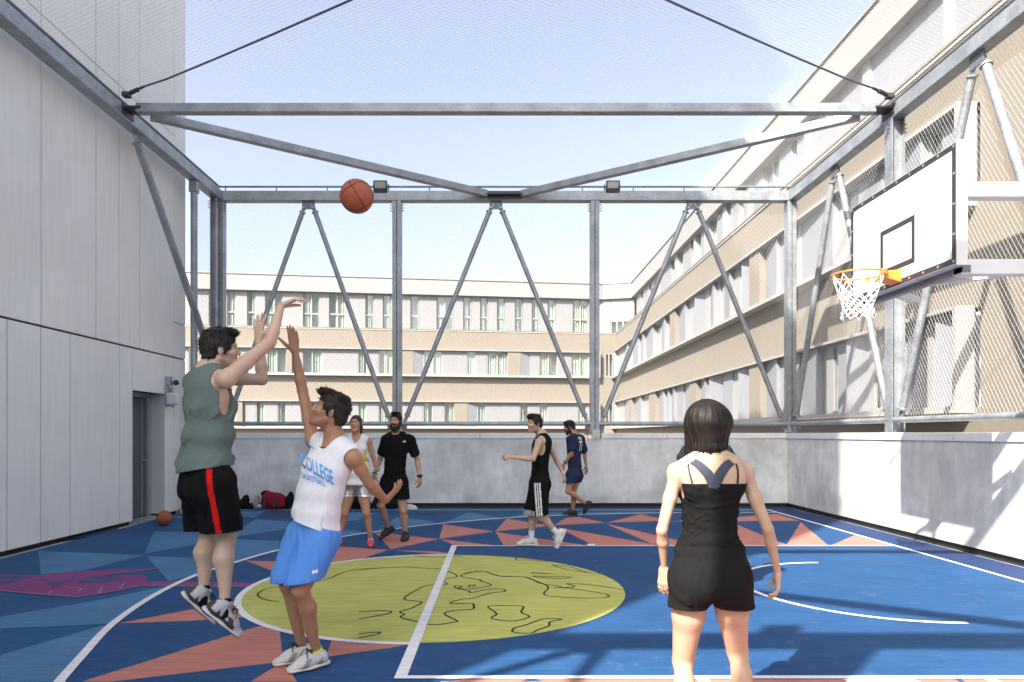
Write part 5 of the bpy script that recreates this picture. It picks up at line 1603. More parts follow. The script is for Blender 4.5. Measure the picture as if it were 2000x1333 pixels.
def side_col(p, a, b, lat, width, color2, base=None):
    """stripe painted along the outer side of a leg"""
    a = np.asarray(a); b = np.asarray(b); lat = nrm(lat); ax = nrm(b - a); lat = nrm(lat - ax*(lat @ ax)); o = np.cross(ax, lat)
    def fn(P, col):
        q = P - a; t = q @ ax
        m = (np.abs(q @ o) < width/2) & (q @ lat > 0.02)
        col = col.copy(); col[m] = color2; return col
    return fn
def stations(p, a, b): return [p.torso[i] for i in range(a, b)]
def drape(p, lst, R=None):
    out = []
    for (px, py, dy, w, d, hh) in lst:
        out.append((ell(at(px, py, p.Y + dy), (w, d, hh), R), 0.06))
    return out
def zplane(p, px, py, n=(0, 0, -1), dy=0.0): return (np.array(at(px, py, p.Y + dy)), n)

def sleeve_cut(p, t):
    out = []
    for sd in 'lr':
        a, b, w = p['sh_' + sd], p['el_' + sd], p['wr_' + sd]; d = nrm(b - a); se = a + (b - a)*t
        out.append((cone(se + d*0.062, se + d*0.10, 0.062, 0.062), 0.004))
    return out

# ---------------------------------------------------------------- 1 the shooter
A = Person(4.36, 'man jumping to shoot in a grey green tank top and black shorts with red stripe', (0.50, 0.345, 0.25), 0.005, 1.03)
A.brow = browmat((0.02, 0.015, 0.012))
A.j('head', 431, 686, 0.03).j('neck', 410, 724, 0.0).j('pelvis', 404, 938, 0.02)
A.j('sh_r', 440, 742, -0.14).j('el_r', 527, 669, -0.02).j('wr_r', 549, 598, 0.08)
A.j('sh_l', 424, 738, 0.20).j('el_l', 512, 742, 0.34).j('wr_l', 506, 662, 0.38)
A.j('hip_r', 421, 945, -0.07).j('kn_r', 444, 1050, 0.10).j('an_r', 438, 1186, 0.03)
A.j('hip_l', 392, 943, 0.10).j('kn_l', 408, 1046, 0.24).j('an_l', 396, 1160, 0.16)
fA = (0.77, 0.64, 0)
A.make_torso(fA, wsh=0.205, chest=0.12, waist=0.142, hip=0.155, wd=0.108)
#A.body.append((cone(A['sh_r'] + np.array((0.0, 0.05, -0.06)), at(432, 830, A.Y - 0.10), 0.062, 0.055), 0.05))     # lat muscle
A.arm('r', 1.02, hand_dir=(0.78, 0.15, 0.42), palm=(0.35, 0.15, -0.9), curl=0.34, spread=0.10, thumb=0.5, thumb_sign=1)
A.arm('l', 1.0, hand_dir=(-0.02, 0.0, 1.0), palm=(0.25, 0.95, -0.05), curl=0.12, spread=0.22, thumb=0.75, thumb_sign=-1)
A.leg('r', 1.0, 1.25).leg('l', 1.0, 1.25)
A.head((0.88, 0.42, 0.10), beard=0.22)
A.build_body()
RA = rot_to(fA)
shirt_pr = stations(A, 1, 9) + [(cone(A['neck'] + np.array((0, 0, 0.0)), A['sh_r']*0.55 + A['neck']*0.45, 0.05, 0.055), 0.04), (cone(A['neck'], A['sh_l']*0.7 + A['neck']*0.3, 0.05, 0.055), 0.04)] \
    + drape(A, [(403, 900, 0.0, 0.180, 0.138, 0.10), (409, 850, 0.0, 0.168, 0.132, 0.10), (413, 800, 0.0, 0.165, 0.128, 0.10), (400, 930, 0.0, 0.188, 0.145, 0.10), (398, 965, 0.0, 0.188, 0.145, 0.10)], RA)
A.cloth('tank_top', shirt_pr, (0.120, 0.160, 0.146),
    cuts=[(ell(at(457, 782, A.Y - 0.16), (0.075, 0.16, 0.155), np.array([RA[1], RA[0], RA[2]])), 0.01), (cone(A['sh_r'] + np.array((-0.005, 0, 0.0)), A['el_r'], 0.078, 0.06), 0.01),
          (cone(A['sh_l'], A['el_l'], 0.075, 0.06), 0.01), (ell(A.H(0, 0.035, -0.145), (0.078, 0.085, 0.06), A.HR), 0.01)],
    planes=[zplane(A, 400, 917, (0.16, 0, -1))], fold=[folds(11, 0.009, 30, (0.75, 0.2, 0.5), n=5), folds(13, 0.008, 62, (0.7, 0.3, 0.55), n=5)], infl=0.012)
thr = [(cone(A['hip_r'] + np.array((0, 0, 0.02)), A['kn_r'] + np.array((-0.02, -0.03, 0.0)), 0.112, 0.122), 0.05), (cone(A['hip_l'] + np.array((0, 0, 0.02)), A['kn_l'] + np.array((-0.03, 0.0, 0.0)), 0.112, 0.115), 0.05)]
latA = RA[0]
A.cloth('shorts', stations(A, 0, 3) + A.butt, BLACK, legs=thr, planes=[zplane(A, 430, 1040, (0.05, 0, -1)), zplane(A, 400, 888, (0, 0, 1))],
    fold=[folds(21, 0.009, 32, (0.1, 0.1, 1), n=5), folds(22, 0.004, 80, (0.3, 0.1, 1), n=5)], infl=0.012,
    colfn=side_col(A, at(422, 905, A.Y), at(434, 1045, A.Y), (0.15, -1, 0), 0.034, (0.55, 0.012, 0.0095)))
short_hair(A, (0.022, 0.018, 0.016), 4, tufts=[(0, 0.055, 0.112, 0.055, 0.052, 0.024), (0, -0.01, 0.122, 0.066, 0.075, 0.018), (0.02, 0.088, 0.098, 0.035, 0.026, 0.018), (0, -0.07, 0.07, 0.06, 0.04, 0.05)], thick=0.012, amp=0.0038)
gW = (0.42, 0.42, 0.44); gB = (0.03, 0.031, 0.034)
A.shoe('r', (0.62, 0.30, -0.66), (0.42, 0.12, 0.80), [gW, gB, gB], [(0.55, 0.55, 0.55), (0.05, 0.05, 0.05)], 'lace_black', high=0.03, sc=1.05)
A.shoe('l', (0.55, 0.34, -0.72), (0.50, 0.12, 0.78), [gW, gB, gB], [(0.55, 0.55, 0.55), (0.05, 0.05, 0.05)], 'lace_black', high=0.03, sc=1.05)
A.sock('r', 0.055, BLACK); A.sock('l', 0.055, BLACK)

# ---------------------------------------------------------------- 2 the defender
B = Person(4.40, 'man in white college basketball jersey and blue shorts reaching up to block the shot', (0.335, 0.175, 0.098), 0.005, 1.0)
B.brow = browmat((0.02, 0.014, 0.010))
B.j('head', 644, 806, 0.0).j('neck', 652, 860, 0.02).j('pelvis', 614, 1040, 0.02)
B.j('sh_r', 612, 862, 0.16).j('el_r', 591, 764, 0.20).j('wr_r', 576, 688, 0.18)
B.j('sh_l', 690, 893, -0.08).j('el_l', 722, 946, 0.02).j('wr_l', 753, 978, 0.18)
B.j('hip_r', 592, 1050, 0.07).j('kn_r', 563, 1143, -0.02).j('an_r', 591, 1268, 0.12)
B.j('hip_l', 632, 1056, -0.05).j('kn_l', 587, 1154, -0.14).j('an_l', 618, 1270, 0.0)
fB = (-0.60, -0.80, 0)
B.make_torso(fB, wsh=0.192, chest=0.112, waist=0.130, hip=0.148, wd=0.098, face_hip=(-0.68, -0.73, 0))
B.arm('r', 0.95, hand_dir=(-0.10, 0.0, 1.0), palm=(-0.80, 0.60, 0.0), curl=0.06, spread=0.05, thumb=0.9, thumb_sign=1, hs=1.02)
B.arm('l', 0.95, hand_dir=(0.62, 0.05, 0.62), palm=(-0.5, 0.2, 0.75), curl=0.22, spread=0.2, thumb=0.8, thumb_sign=-1, hs=1.0)
B.leg('r', 0.94, 1.02).leg('l', 0.94, 1.02)
B.head((-0.86, -0.30, 0.36), up=(0.3, 0.1, 1), beard=0.28)
B.build_body()
RB = rot_to(fB)
bsh = stations(B, 1, 9) + B.butt + [(cone(B['neck'], B['sh_r']*0.8 + B['neck']*0.2, 0.05, 0.055), 0.04), (cone(B['neck'], B['sh_l']*0.80 + B['neck']*0.2, 0.05, 0.058), 0.04)] \
    + drape(B, [(617, 1000, 0.0, 0.152, 0.125, 0.10), (624, 960, 0.0, 0.150, 0.122, 0.10), (634, 920, 0.0, 0.155, 0.118, 0.10), (613, 1040, 0.0, 0.160, 0.138, 0.10), (606, 1075, 0.0, 0.162, 0.142, 0.10)], RB)
B.cloth('jersey', bsh, (0.66, 0.67, 0.70),
    cuts=[(cone(B['sh_l'] + np.array((0.012, -0.01, -0.015)), B['el_l'], 0.066, 0.062), 0.008), (cone(B['sh_r'] + np.array((-0.01, 0, 0.02)), B['el_r'], 0.070, 0.06), 0.008),
          (cone(B['neck'] + np.array((-0.005, -0.03, 0.05)), B['neck'] + RB[1]*0.165 - np.array((0, 0, 0.075)), 0.070, 0.012), 0.006)],
    planes=[zplane(B, 612, 1024, (-0.32, 0, -1))], fold=[folds(31, 0.008, 30, (0.2, 0.1, 1), n=5), folds(33, 0.007, 60, (0.15, 0.1, 1), n=5)], infl=0.008)
tB = bvh(*B.last)
jer = [o for o in B.root.children if o.name.startswith('jersey')][0]
def onB(px, py): return at(px, py, B.Y - 0.3)
rayB = Vector((onB(614, 925)) - Vector((0, 0, H))).normalized()
ux_ = (onB(643, 937) - onB(594, 908)); uy_ = Vector((-0.10, 0, 1))
decal('lettering', 'print_blue', jer, tB, onB(619, 917), ux_, uy_, rayB, 'COLLEGE', 0.125, 0.0035, 0.44, 0.0, 0.0)
decal('lettering', 'print_blue', jer, tB, onB(612, 938), (onB(640, 945) - onB(590, 927)), uy_, rayB, 'BASKETBALL', 0.05, 0.001, 0.56)
decal('lettering', 'print_blue', jer, tB, onB(607, 869), ux_, uy_, rayB, '›me', 0.035, 0.0005, 0.8)
bt = [(cone(B['hip_r'] + np.array((0, 0, 0.02)), B['kn_r'] + np.array((0, 0, 0.04)), 0.102, 0.103), 0.05), (cone(B['hip_l'] + np.array((0, 0, 0.02)), B['kn_l'] + np.array((0.01, 0, 0.05)), 0.102, 0.105), 0.05)]
B.cloth('shorts', stations(B, 0, 3) + B.butt, legs=bt, color=(0.085, 0.235, 0.60), planes=[zplane(B, 590, 1129, (0.14, 0, -1)), zplane(B, 612, 1016, (0.37, 0, 1))],
    fold=[folds(41, 0.008, 36, (-0.25, 0.1, 1), n=5), folds(42, 0.0065, 66, (0.3, 0.1, 1), n=5)], infl=0.010)
tB2 = bvh(*B.last)
bs = [o for o in B.root.children if o.name.startswith('shorts')][0]
decal('logo', 'print_white', bs, tB2, at(615, 1116, B.Y - 0.4), (1, 0, 0.35), (-0.35, 0, 1), Vector(at(615, 1116, 4.0)) - Vector((0, 0, H)), '~', 0.10, 0.004, 0.6)
short_hair(B, (0.020, 0.014, 0.011), 8, tufts=[(0, 0.05, 0.112, 0.056, 0.055, 0.028), (0, -0.02, 0.118, 0.066, 0.075, 0.025), (0.01, 0.088, 0.096, 0.045, 0.028, 0.020), (0, -0.08, 0.05, 0.062, 0.035, 0.06)], thick=0.013, amp=0.0045)
q = MB(); nb_ = B['neck']
ring = []
tb_ = bvh(np.array([v.co for v in B.body_obj.data.vertices]), [tuple(f.vertices) for f in B.body_obj.data.polygons])
for i in range(20):
    a = 2*math.pi*i/20; p_ = Vector(nb_) + Vector(tuple(RB[1]*(0.105*math.cos(a) - 0.01) + RB[0]*0.085*math.sin(a))) + Vector((0, 0, 0.030 - 0.075*max(0, math.cos(a))))
    loc, nor, _, _ = tb_.find_nearest(p_); ring.append(loc + nor*0.003)
q.tube(ring, 0.0034, 6, closed=True); q.build('necklace', M['lace_black'], B.root, smooth=True)
wS = (0.50, 0.50, 0.50); gS = (0.24, 0.235, 0.23)
B.shoe('l', (-0.70, -0.66, -0.02), (0, 0, 1), [wS, gS], [(0.62, 0.58, 0.50), (0.35, 0.33, 0.3)], 'lace_black', heel=np.array((B['an_l'][0], B['an_l'][1], 0.0095)), sc=1.0)
B.shoe('r', (-0.74, -0.60, -0.02), (0, 0, 1), [wS, gS], [(0.62, 0.58, 0.50), (0.35, 0.33, 0.3)], 'lace_black', heel=np.array((B['an_r'][0], B['an_r'][1], 0.0095)), sc=1.0)
B.sock('r', 0.012, (0.6, 0.72, 0.08)); B.sock('l', 0.012, (0.6, 0.72, 0.08))

# ---------------------------------------------------------------- 3 woman in white tank and silver shorts
C = Person(9.08, 'woman facing the camera in white tank top and shiny silver shorts with pink shoes', (0.40, 0.215, 0.130), 0.0065, 0.95)
C.brow = browmat((0.02, 0.014, 0.010))
C.j('head', 695, 829, 0.0).j('neck', 697, 852, 0.02).j('pelvis', 696, 938, 0.02)
C.j('sh_r', 676, 862, 0.03).j('el_r', 670, 905, 0.03).j('wr_r', 672, 938, -0.08)
C.j('sh_l', 720, 861, 0.0).j('el_l', 732, 904, 0.06).j('wr_l', 737, 913, -0.16)
C.j('hip_r', 684, 955, 0.02).j('kn_r', 673, 1004, -0.02).j('an_r', 660, 1060, 0.05)
C.j('hip_l', 708, 955, 0.02).j('kn_l', 716, 1003, -0.04).j('an_l', 724, 1054, 0.05)
fC = (0.06, -1, 0)
C.make_torso(fC, wsh=0.178, chest=0.105, waist=0.118, hip=0.165, wd=0.09, hd=0.11, bust=0.015)
C.arm('r', 0.85, palm=(0.3, 0, 0), curl=0.4); C.arm('l', 0.85, hand_dir=(0.3, -0.9, -0.1), palm=(-0.7, 0, -0.6), curl=0.6, thumb_sign=-1, hs=0.92)
C.leg('r', 0.97, 0.95).leg('l', 0.97, 0.95)
C.head((-0.10, -0.97, 0.10), fem=True)
C.build_body()
def prC(P, col):
    x = (P[:,0]*F/P[:,1] + CX); y = CY - (P[:,2] - H)*F/P[:,1]
    return col
C.cloth('tank_top', stations(C, 2, 9) + C.bust + [(cone(C['neck'], C['sh_r']*0.85 + C['neck']*0.15, 0.04, 0.05), 0.04), (cone(C['neck'], C['sh_l']*0.85 + C['neck']*0.15, 0.04, 0.05), 0.04)]
    + drape(C, [(697, 925, 0.0, 0.165, 0.115, 0.08), (697, 895, 0.0, 0.165, 0.12, 0.09), (697, 945, 0.0, 0.174, 0.128, 0.08), (697, 960, 0.0, 0.176, 0.13, 0.08)]), (0.66, 0.67, 0.68),
    cuts=[(cone(C['sh_r'] - np.array((0.02, 0, 0.0)), C['el_r'], 0.056, 0.06), 0.008), (cone(C['sh_l'] + np.array((0.022, 0, 0.0)), C['el_l'] + np.array((0.02, 0, 0)), 0.052, 0.055), 0.008),
          (cone(C['neck'] + np.array((0, -0.02, 0.05)), C['neck'] + np.array((0, -0.14, -0.075)), 0.066, 0.045), 0.006)],
    planes=[zplane(C, 697, 947)], fold=[folds(51, 0.008, 34, (0.1, 0, 1)), folds(52, 0.004, 80, (0.1, 0, 1))], infl=0.010)
tC = bvh(*C.last); ct = [o for o in C.root.children if o.name.startswith('tank_top')][0]
decal('printed_emblem', 'print_yellow', ct, tC, at(709, 900, C.Y - 0.3), (1, 0, 0), (-0.1, 0, 1), (0, 1, -0.03), 'A', 0.36, 0.012, 0.55, off=0.007)
C.cloth('shorts', stations(C, 0, 3) + C.butt, legs=[(cone(C['hip_r'] + np.array((0, 0, 0.02)), C['kn_r'], 0.084, 0.086), 0.04), (cone(C['hip_l'] + np.array((0, 0, 0.02)), C['kn_l'], 0.084, 0.086), 0.04)], color=(0.34, 0.34, 0.36),
    planes=[zplane(C, 697, 970), zplane(C, 697, 935, (0, 0, 1))], fold=[folds(61, 0.008, 60, (1, 0, 0.3), n=6)], infl=0.012, m='satin',
    colfn=lambda P, col: np.where((P[:,2] < at(697, 966.5, C.Y).z)[:,None], np.array([[0.75, 0.72, 0.66]]), col))
hp = C.H
C.hair([(ell(hp(0, -0.016, 0.038), np.array((0.080, 0.102, 0.090))*C.hsc, C.HR), 0.02), (ell(hp(0, -0.06, -0.02), np.array((0.066, 0.05, 0.07))*C.hsc, C.HR), 0.02),
        (cone(hp(-0.05, -0.055, -0.03), hp(-0.066, -0.03, -0.145), 0.032, 0.018), 0.02), (cone(hp(-0.070, 0.02, 0.03), hp(-0.072, 0.012, -0.05), 0.012, 0.010), 0.01), (cone(hp(0.070, 0.02, 0.03), hp(0.072, 0.012, -0.03), 0.012, 0.008), 0.01)],
       (0.035, 0.022, 0.016), [(ell(hp(0, 0.096, -0.028), np.array((0.078, 0.075, 0.098))*C.hsc, C.HR), 0.006), (ell(hp(0, 0.03, -0.12), np.array((0.07, 0.09, 0.08))*C.hsc, C.HR), 0.006)], [lumps(3, 0.003, 120), strands(3, 0.003, 22, hp(0, 0, 0), C.HR[2])], h=0.005)
pk = (0.72, 0.05, 0.10); po = (0.75, 0.20, 0.12)
C.shoe('l', (0.18, -0.98, 0), (0, 0, 1), [pk, po], [(0.06, 0.05, 0.06), (0.5, 0.5, 0.5)], 'lace_white', heel=np.array((C['an_l'][0], C['an_l'][1], 0.0095)), sc=0.92)
C.shoe('r', (-0.45, -0.88, 0), (0, 0, 1), [pk, po], [(0.06, 0.05, 0.06), (0.5, 0.5, 0.5)], 'lace_white', heel=np.array((C['an_r'][0], C['an_r'][1], 0.0095)), sc=0.92)
C.sock('l', 0.015, pk); C.sock('r', 0.015, pk)

# ---------------------------------------------------------------- 4 bearded man in black t-shirt
D = Person(9.62, 'bearded man facing the camera in black t-shirt and black shorts beside the woman', (0.40, 0.25, 0.17), 0.0065, 1.0)
D.brow = browmat((0.012, 0.010, 0.009))
D.j('head', 773, 824, 0.0).j('neck', 775, 848, 0.02).j('pelvis', 770, 938, 0.02)
D.j('sh_r', 754, 860, 0.02).j('el_r', 742, 898, 0.06).j('wr_r', 731, 927, -0.06)
D.j('sh_l', 801, 860, 0.0).j('el_l', 815, 900, 0.05).j('wr_l', 820, 932, -0.04)
D.j('hip_r', 757, 943, 0.02).j('kn_r', 744, 988, -0.14).j('an_r', 758, 1031, 0.10)
D.j('hip_l', 783, 943, 0.02).j('kn_l', 787, 998, -0.03).j('an_l', 792, 1044, 0.05)
fD = (-0.10, -1, 0)
D.make_torso(fD, wsh=0.205, chest=0.122, waist=0.145, hip=0.155, wd=0.105)
D.arm('r', 1.0, palm=(0.6, 0.5, 0), curl=0.4, hand_dir=(-0.15, 0, -1)); D.arm('l', 1.0, hand_dir=(0.02, -0.1, -1), palm=(-0.7, 0.5, 0), curl=0.4, thumb_sign=-1)
D.leg('r', 0.95, 1.05).leg('l', 0.95, 1.05)
D.head((-0.22, -0.96, 0.05), beard=0.85)
D.build_body()
D.cloth('t_shirt', stations(D, 1, 9) + [(cone(D['neck'], D['sh_r'], 0.045, 0.058), 0.04), (cone(D['neck'], D['sh_l'], 0.045, 0.058), 0.04), (cone(D['sh_r'], D['el_r']*0.62 + D['sh_r']*0.38, 0.062, 0.064), 0.03), (cone(D['sh_l'], D['el_l']*0.62 + D['sh_l']*0.38, 0.062, 0.064), 0.03)],
    BLACK, cuts=[(ell(D.H(0, 0.02, -0.142), (0.062, 0.075, 0.042), D.HR), 0.006), ] + sleeve_cut(D, 0.70),
    planes=[zplane(D, 770, 925)], fold=[folds(71, 0.007, 34, (0.4, 0, 1)), folds(72, 0.004, 80, (0.6, 0, 1))], infl=0.010)
tD = bvh(*D.last); dt = [o for o in D.root.children if o.name.startswith('t_shirt')][0]
decal('logo', 'print_white', dt, tD, at(785, 863, D.Y - 0.3), (1, 0, 0.1), (0, 0, 1), (0, 1, 0), 'nb', 0.035, 0.001, 1.3)
D.cloth('shorts', stations(D, 0, 3) + D.butt, legs=[(cone(D['hip_r'], D['kn_r'] + np.array((0, 0, 0.04)), 0.098, 0.100), 0.04), (cone(D['hip_l'], D['kn_l'] + np.array((0, 0, 0.04)), 0.098, 0.096), 0.04)], color=BLACK,
    planes=[zplane(D, 770, 975), zplane(D, 770, 915, (0, 0, 1))], fold=folds(81, 0.005, 36, (0, 0, 1)), infl=0.010)
short_hair(D, (0.014, 0.011, 0.010), 12, tufts=[(0, 0.045, 0.112, 0.056, 0.048, 0.020), (0, -0.01, 0.118, 0.06, 0.07, 0.018)], thick=0.007)
beard_mesh(D, (0.014, 0.011, 0.010))
bk = (0.014, 0.014, 0.015)
D.shoe('l', (-0.06, -1.0, 0), (0, 0, 1), [bk], [bk], 'lace_black', heel=np.array((D['an_l'][0], D['an_l'][1], 0.0095)))
D.shoe('r', (-0.62, -0.62, -0.42), (-0.30, -0.25, 0.88), [bk], [bk], 'lace_black')
q = MB()
for (jn, rr_) in (('l', 0.034), ('r', 0.032)):
    w = Vector(D['wr_' + jn]); d = (w - Vector(D['el_' + jn])).normalized(); u = d.orthogonal().normalized(); v = d.cross(u)
    q.tube([w - d*0.015 + (u*math.cos(t*math.pi/8) + v*math.sin(t*math.pi/8))*rr_ for t in range(16)], 0.010 if jn == 'l' else 0.006, 6, closed=True)
    if jn == 'l': q.tube([w + Vector((0.005, -0.030, 0.012)), w + Vector((0.005, -0.045, 0.012))], 0.021, 12)
    q.build('wristwatch' if jn == 'l' else 'bracelet', M['lace_black'], D.root, smooth=True); q = MB()

# ---------------------------------------------------------------- 5 man in black tank, walking left
E_ = Person(9.08, 'man walking left in black tank top, long black shorts with white stripe and white sneakers', (0.47, 0.31, 0.215), 0.0065, 0.98)
E_.brow = browmat((0.02, 0.014, 0.010))
E_.j('head', 1044, 829, -0.02).j('neck', 1058, 850, 0.0).j('pelvis', 1053, 940, 0.02)
E_.j('sh_l', 1053, 864, -0.17).j('el_l', 1041, 897, -0.27).j('wr_l', 1000, 893, -0.30)
E_.j('sh_r', 1068, 860, 0.17).j('el_r', 1087, 900, 0.26).j('wr_r', 1099, 924, 0.24)
E_.j('hip_l', 1056, 945, -0.07).j('kn_l', 1055, 1009, -0.10).j('an_l', 1089, 1042, -0.06)
E_.j('hip_r', 1050, 945, 0.08).j('kn_r', 1039, 1006, 0.08).j('an_r', 1038, 1050, 0.10)
fE = (-0.95, -0.30, 0)
E_.make_torso(fE, wsh=0.20, chest=0.112, waist=0.135, hip=0.148, wd=0.10)
E_.arm('l', 0.98, hand_dir=(-1, 0, 0.02), palm=(0.0, 0.75, -0.6), curl=0.75, thumb_sign=-1); E_.arm('r', 0.95, hand_dir=(0.35, -0.05, -0.9), palm=(-0.8, 0.3, -0.3), curl=0.5)
E_.leg('l', 0.95, 1.0).leg('r', 0.95, 1.0)
E_.head((-0.80, -0.58, 0.03), beard=0.35)
E_.build_body()
RE = rot_to(fE)
E_.cloth('tank_top', stations(E_, 1, 9) + [(cone(E_['neck'], E_['sh_l']*0.5 + E_['neck']*0.5, 0.045, 0.05), 0.04), (cone(E_['neck'], E_['sh_r']*0.5 + E_['neck']*0.5, 0.045, 0.05), 0.04)], BLACK,
    cuts=[(cone(E_['sh_l'] + np.array((0.005, 0, 0.03)), E_['el_l'], 0.082, 0.07), 0.008), (ell(E_['sh_l'] + np.array((0.02, 0, -0.085)), (0.062, 0.09, 0.10)), 0.01), (cone(E_['sh_r'], E_['el_r'], 0.078, 0.06), 0.008),
          (cone(E_['neck'] + np.array((0, 0, 0.05)), E_['neck'] + RE[1]*0.15 - np.array((0, 0, 0.03)), 0.068, 0.06), 0.006)],
    planes=[zplane(E_, 1053, 921)], fold=folds(91, 0.003, 45, (0.2, 0, 1)), infl=0.007)
wst = side_col(E_, at(1048, 940, E_.Y), at(1050, 1005, E_.Y), (0, -1, 0), 0.085, (0.62, 0.62, 0.62))
def stripeE(P, col):
    x = P[:,0]*F/P[:,1] + CX; y = CY - (P[:,2] - H)*F/P[:,1]
    a = at(1048, 945, E_.Y); b = at(1052, 1005, E_.Y)
    t = (P[:,2] - a.z)/(b.z - a.z); cx = a.x + (b.x - a.x)*t
    d = P[:,0] - cx; near = P[:,1] < E_.Y - 0.02
    m = near & (np.abs(d) < 0.040) & (P[:,2] < a.z + 0.02) & (np.abs(np.abs(d) - 0.0135) > 0.0055)
    col = col.copy(); col[m] = (0.60, 0.60, 0.60)
    hem = P[:,2] < at(1040, 997, E_.Y).z; mm = hem & (P[:,0] < at(1043, 0, E_.Y).x); col[mm] = (0.30, 0.30, 0.32)
    return col
E_.cloth('shorts', stations(E_, 0, 3) + E_.butt, legs=[(cone(E_['hip_l'], E_['kn_l'], 0.105, 0.098), 0.04), (cone(E_['hip_r'], E_['kn_r'], 0.105, 0.098), 0.04)], color=BLACK,
    planes=[zplane(E_, 1050, 1006, (0.1, 0, -1)), zplane(E_, 1053, 908, (0, 0, 1))], fold=[folds(95, 0.008, 36, (0.1, 0, 1)), folds(96, 0.004, 80, (0.1, 0, 1))], infl=0.010, colfn=stripeE)
short_hair(E_, (0.020, 0.013, 0.010), 15, tufts=[(0, 0.055, 0.108, 0.056, 0.050, 0.030), (0, -0.01, 0.115, 0.064, 0.07, 0.026), (0, 0.088, 0.085, 0.05, 0.024, 0.022), (0, -0.085, -0.03, 0.05, 0.02, 0.05)], thick=0.010, amp=0.0045, nape=0.01)
ws = (0.60, 0.59, 0.53); wy = (0.50, 0.49, 0.40)
E_.shoe('r', (-1.0, -0.06, 0), (0, 0, 1), [ws, wy], [(0.62, 0.60, 0.50)], 'lace_white', heel=np.array((E_['an_r'][0], E_['an_r'][1], 0.0095)), sc=1.05)
E_.shoe('l', (-0.40, -0.20, -0.85), (-0.80, -0.15, 0.45), [ws, wy], [(0.62, 0.60, 0.50)], 'lace_white', sc=1.05)
E_.sock('l', 0.10, (0.72, 0.72, 0.73)); E_.sock('r', 0.10, (0.72, 0.72, 0.73))
q = MB(); w = Vector(E_['wr_r']); d = (w - Vector(E_['el_r'])).normalized(); u = d.orthogonal().normalized(); v = d.cross(u)
q.tube([w + (u*math.cos(t*math.pi/8) + v*math.sin(t*math.pi/8))*0.030 for t in range(16)], 0.006, 6, closed=True); q.build('bracelet', M['jewel'], E_.root, smooth=True)

# ---------------------------------------------------------------- 6 man in navy shirt by the far wall
G = Person(12.56, 'man in navy numbered t-shirt and navy shorts walking along the far concrete wall', (0.36, 0.20, 0.125), 0.007, 0.97)
G.brow = browmat((0.015, 0.012, 0.010))
G.j('head', 1112, 835, 0.0).j('neck', 1121, 850, 0.0).j('pelvis', 1122, 925, 0.02)
G.j('sh_l', 1114, 859, -0.14).j('el_l', 1117, 884, -0.16).j('wr_l', 1103, 905, -0.10)
G.j('sh_r', 1134, 858, 0.14).j('el_r', 1142, 886, 0.22).j('wr_r', 1145, 911, 0.20)
G.j('hip_l', 1116, 929, -0.06).j('kn_l', 1110, 960, -0.10).j('an_l', 1144, 984, -0.02)
G.j('hip_r', 1126, 929, 0.08).j('kn_r', 1120, 963, 0.08).j('an_r', 1119, 999, 0.08)
fG = (-0.72, 0.60, 0)
G.make_torso(fG, wsh=0.20, chest=0.118, waist=0.14, hip=0.15, wd=0.105)
G.arm('l', 0.97, hand_dir=(-0.4, 0.1, -0.8), palm=(0.5, 0.6, 0), curl=0.5, thumb_sign=-1); G.arm('r', 0.97, hand_dir=(0.1, 0.1, -1), palm=(-0.6, -0.6, 0), curl=0.3)
G.leg('l', 0.95, 1.0).leg('r', 0.95, 1.0)
G.head((-0.92, 0.05, -0.30), beard=0.85)
G.build_body()
NAVY = (0.020, 0.028, 0.065)
G.cloth('t_shirt', stations(G, 1, 9) + [(cone(G['neck'], G['sh_r'], 0.045, 0.058), 0.04), (cone(G['neck'], G['sh_l'], 0.045, 0.058), 0.04), (cone(G['sh_r'], G['el_r']*0.75 + G['sh_r']*0.25, 0.064, 0.064), 0.03), (cone(G['sh_l'], G['el_l']*0.70 + G['sh_l']*0.30, 0.064, 0.066), 0.03)],
    NAVY, cuts=[(ell(G.H(0, 0.02, -0.148), (0.06, 0.075, 0.04), G.HR), 0.006)] + sleeve_cut(G, 0.85), planes=[zplane(G, 1122, 916)], fold=[folds(101, 0.007, 34, (0.3, 0, 1)), folds(102, 0.004, 80, (0.5, 0, 1))], infl=0.012)
tG = bvh(*G.last); gt = [o for o in G.root.children if o.name.startswith('t_shirt')][0]
rg_ = Vector((0, 1, 0)); uxg = Vector((0.62, 0.74, 0)); 
decal('lettering', 'print_white', gt, tG, at(1136, 857, G.Y - 0.3), (1, 0, -0.35), (0.12, 0, 1), rg_, 'ANGEL', 0.075, 0.002, 0.38)
decal('lettering', 'print_white', gt, tG, at(1137.5, 873.5, G.Y - 0.3), (1, 0, -0.12), (0, 0, 1), rg_, '77', 0.26, 0.004, 0.30)
G.cloth('shorts', stations(G, 0, 3) + G.butt, legs=[(cone(G['hip_l'], G['kn_l'], 0.100, 0.094), 0.04), (cone(G['hip_r'], G['kn_r'], 0.100, 0.094), 0.04)], color=NAVY,
    planes=[zplane(G, 1122, 943), zplane(G, 1122, 908, (0, 0, 1))], fold=folds(105, 0.004, 36, (0, 0, 1)), infl=0.010)
short_hair(G, (0.012, 0.010, 0.009), 18, tufts=[(0, 0.03, 0.112, 0.056, 0.055, 0.018)], thick=0.009)
beard_mesh(G, (0.013, 0.010, 0.009), 5)
G.shoe('r', (-1.0, 0.1, 0), (0, 0, 1), [bk], [bk], 'lace_black', heel=np.array((G['an_r'][0], G['an_r'][1], 0.0095)))
G.shoe('l', (-0.45, 0.05, -0.80), (-0.80, 0.0, 0.48), [bk], [bk], 'lace_black')
q = MB(); w = Vector(G['wr_l']); d = (w - Vector(G['el_l'])).normalized(); u = d.orthogonal().normalized(); v = d.cross(u)
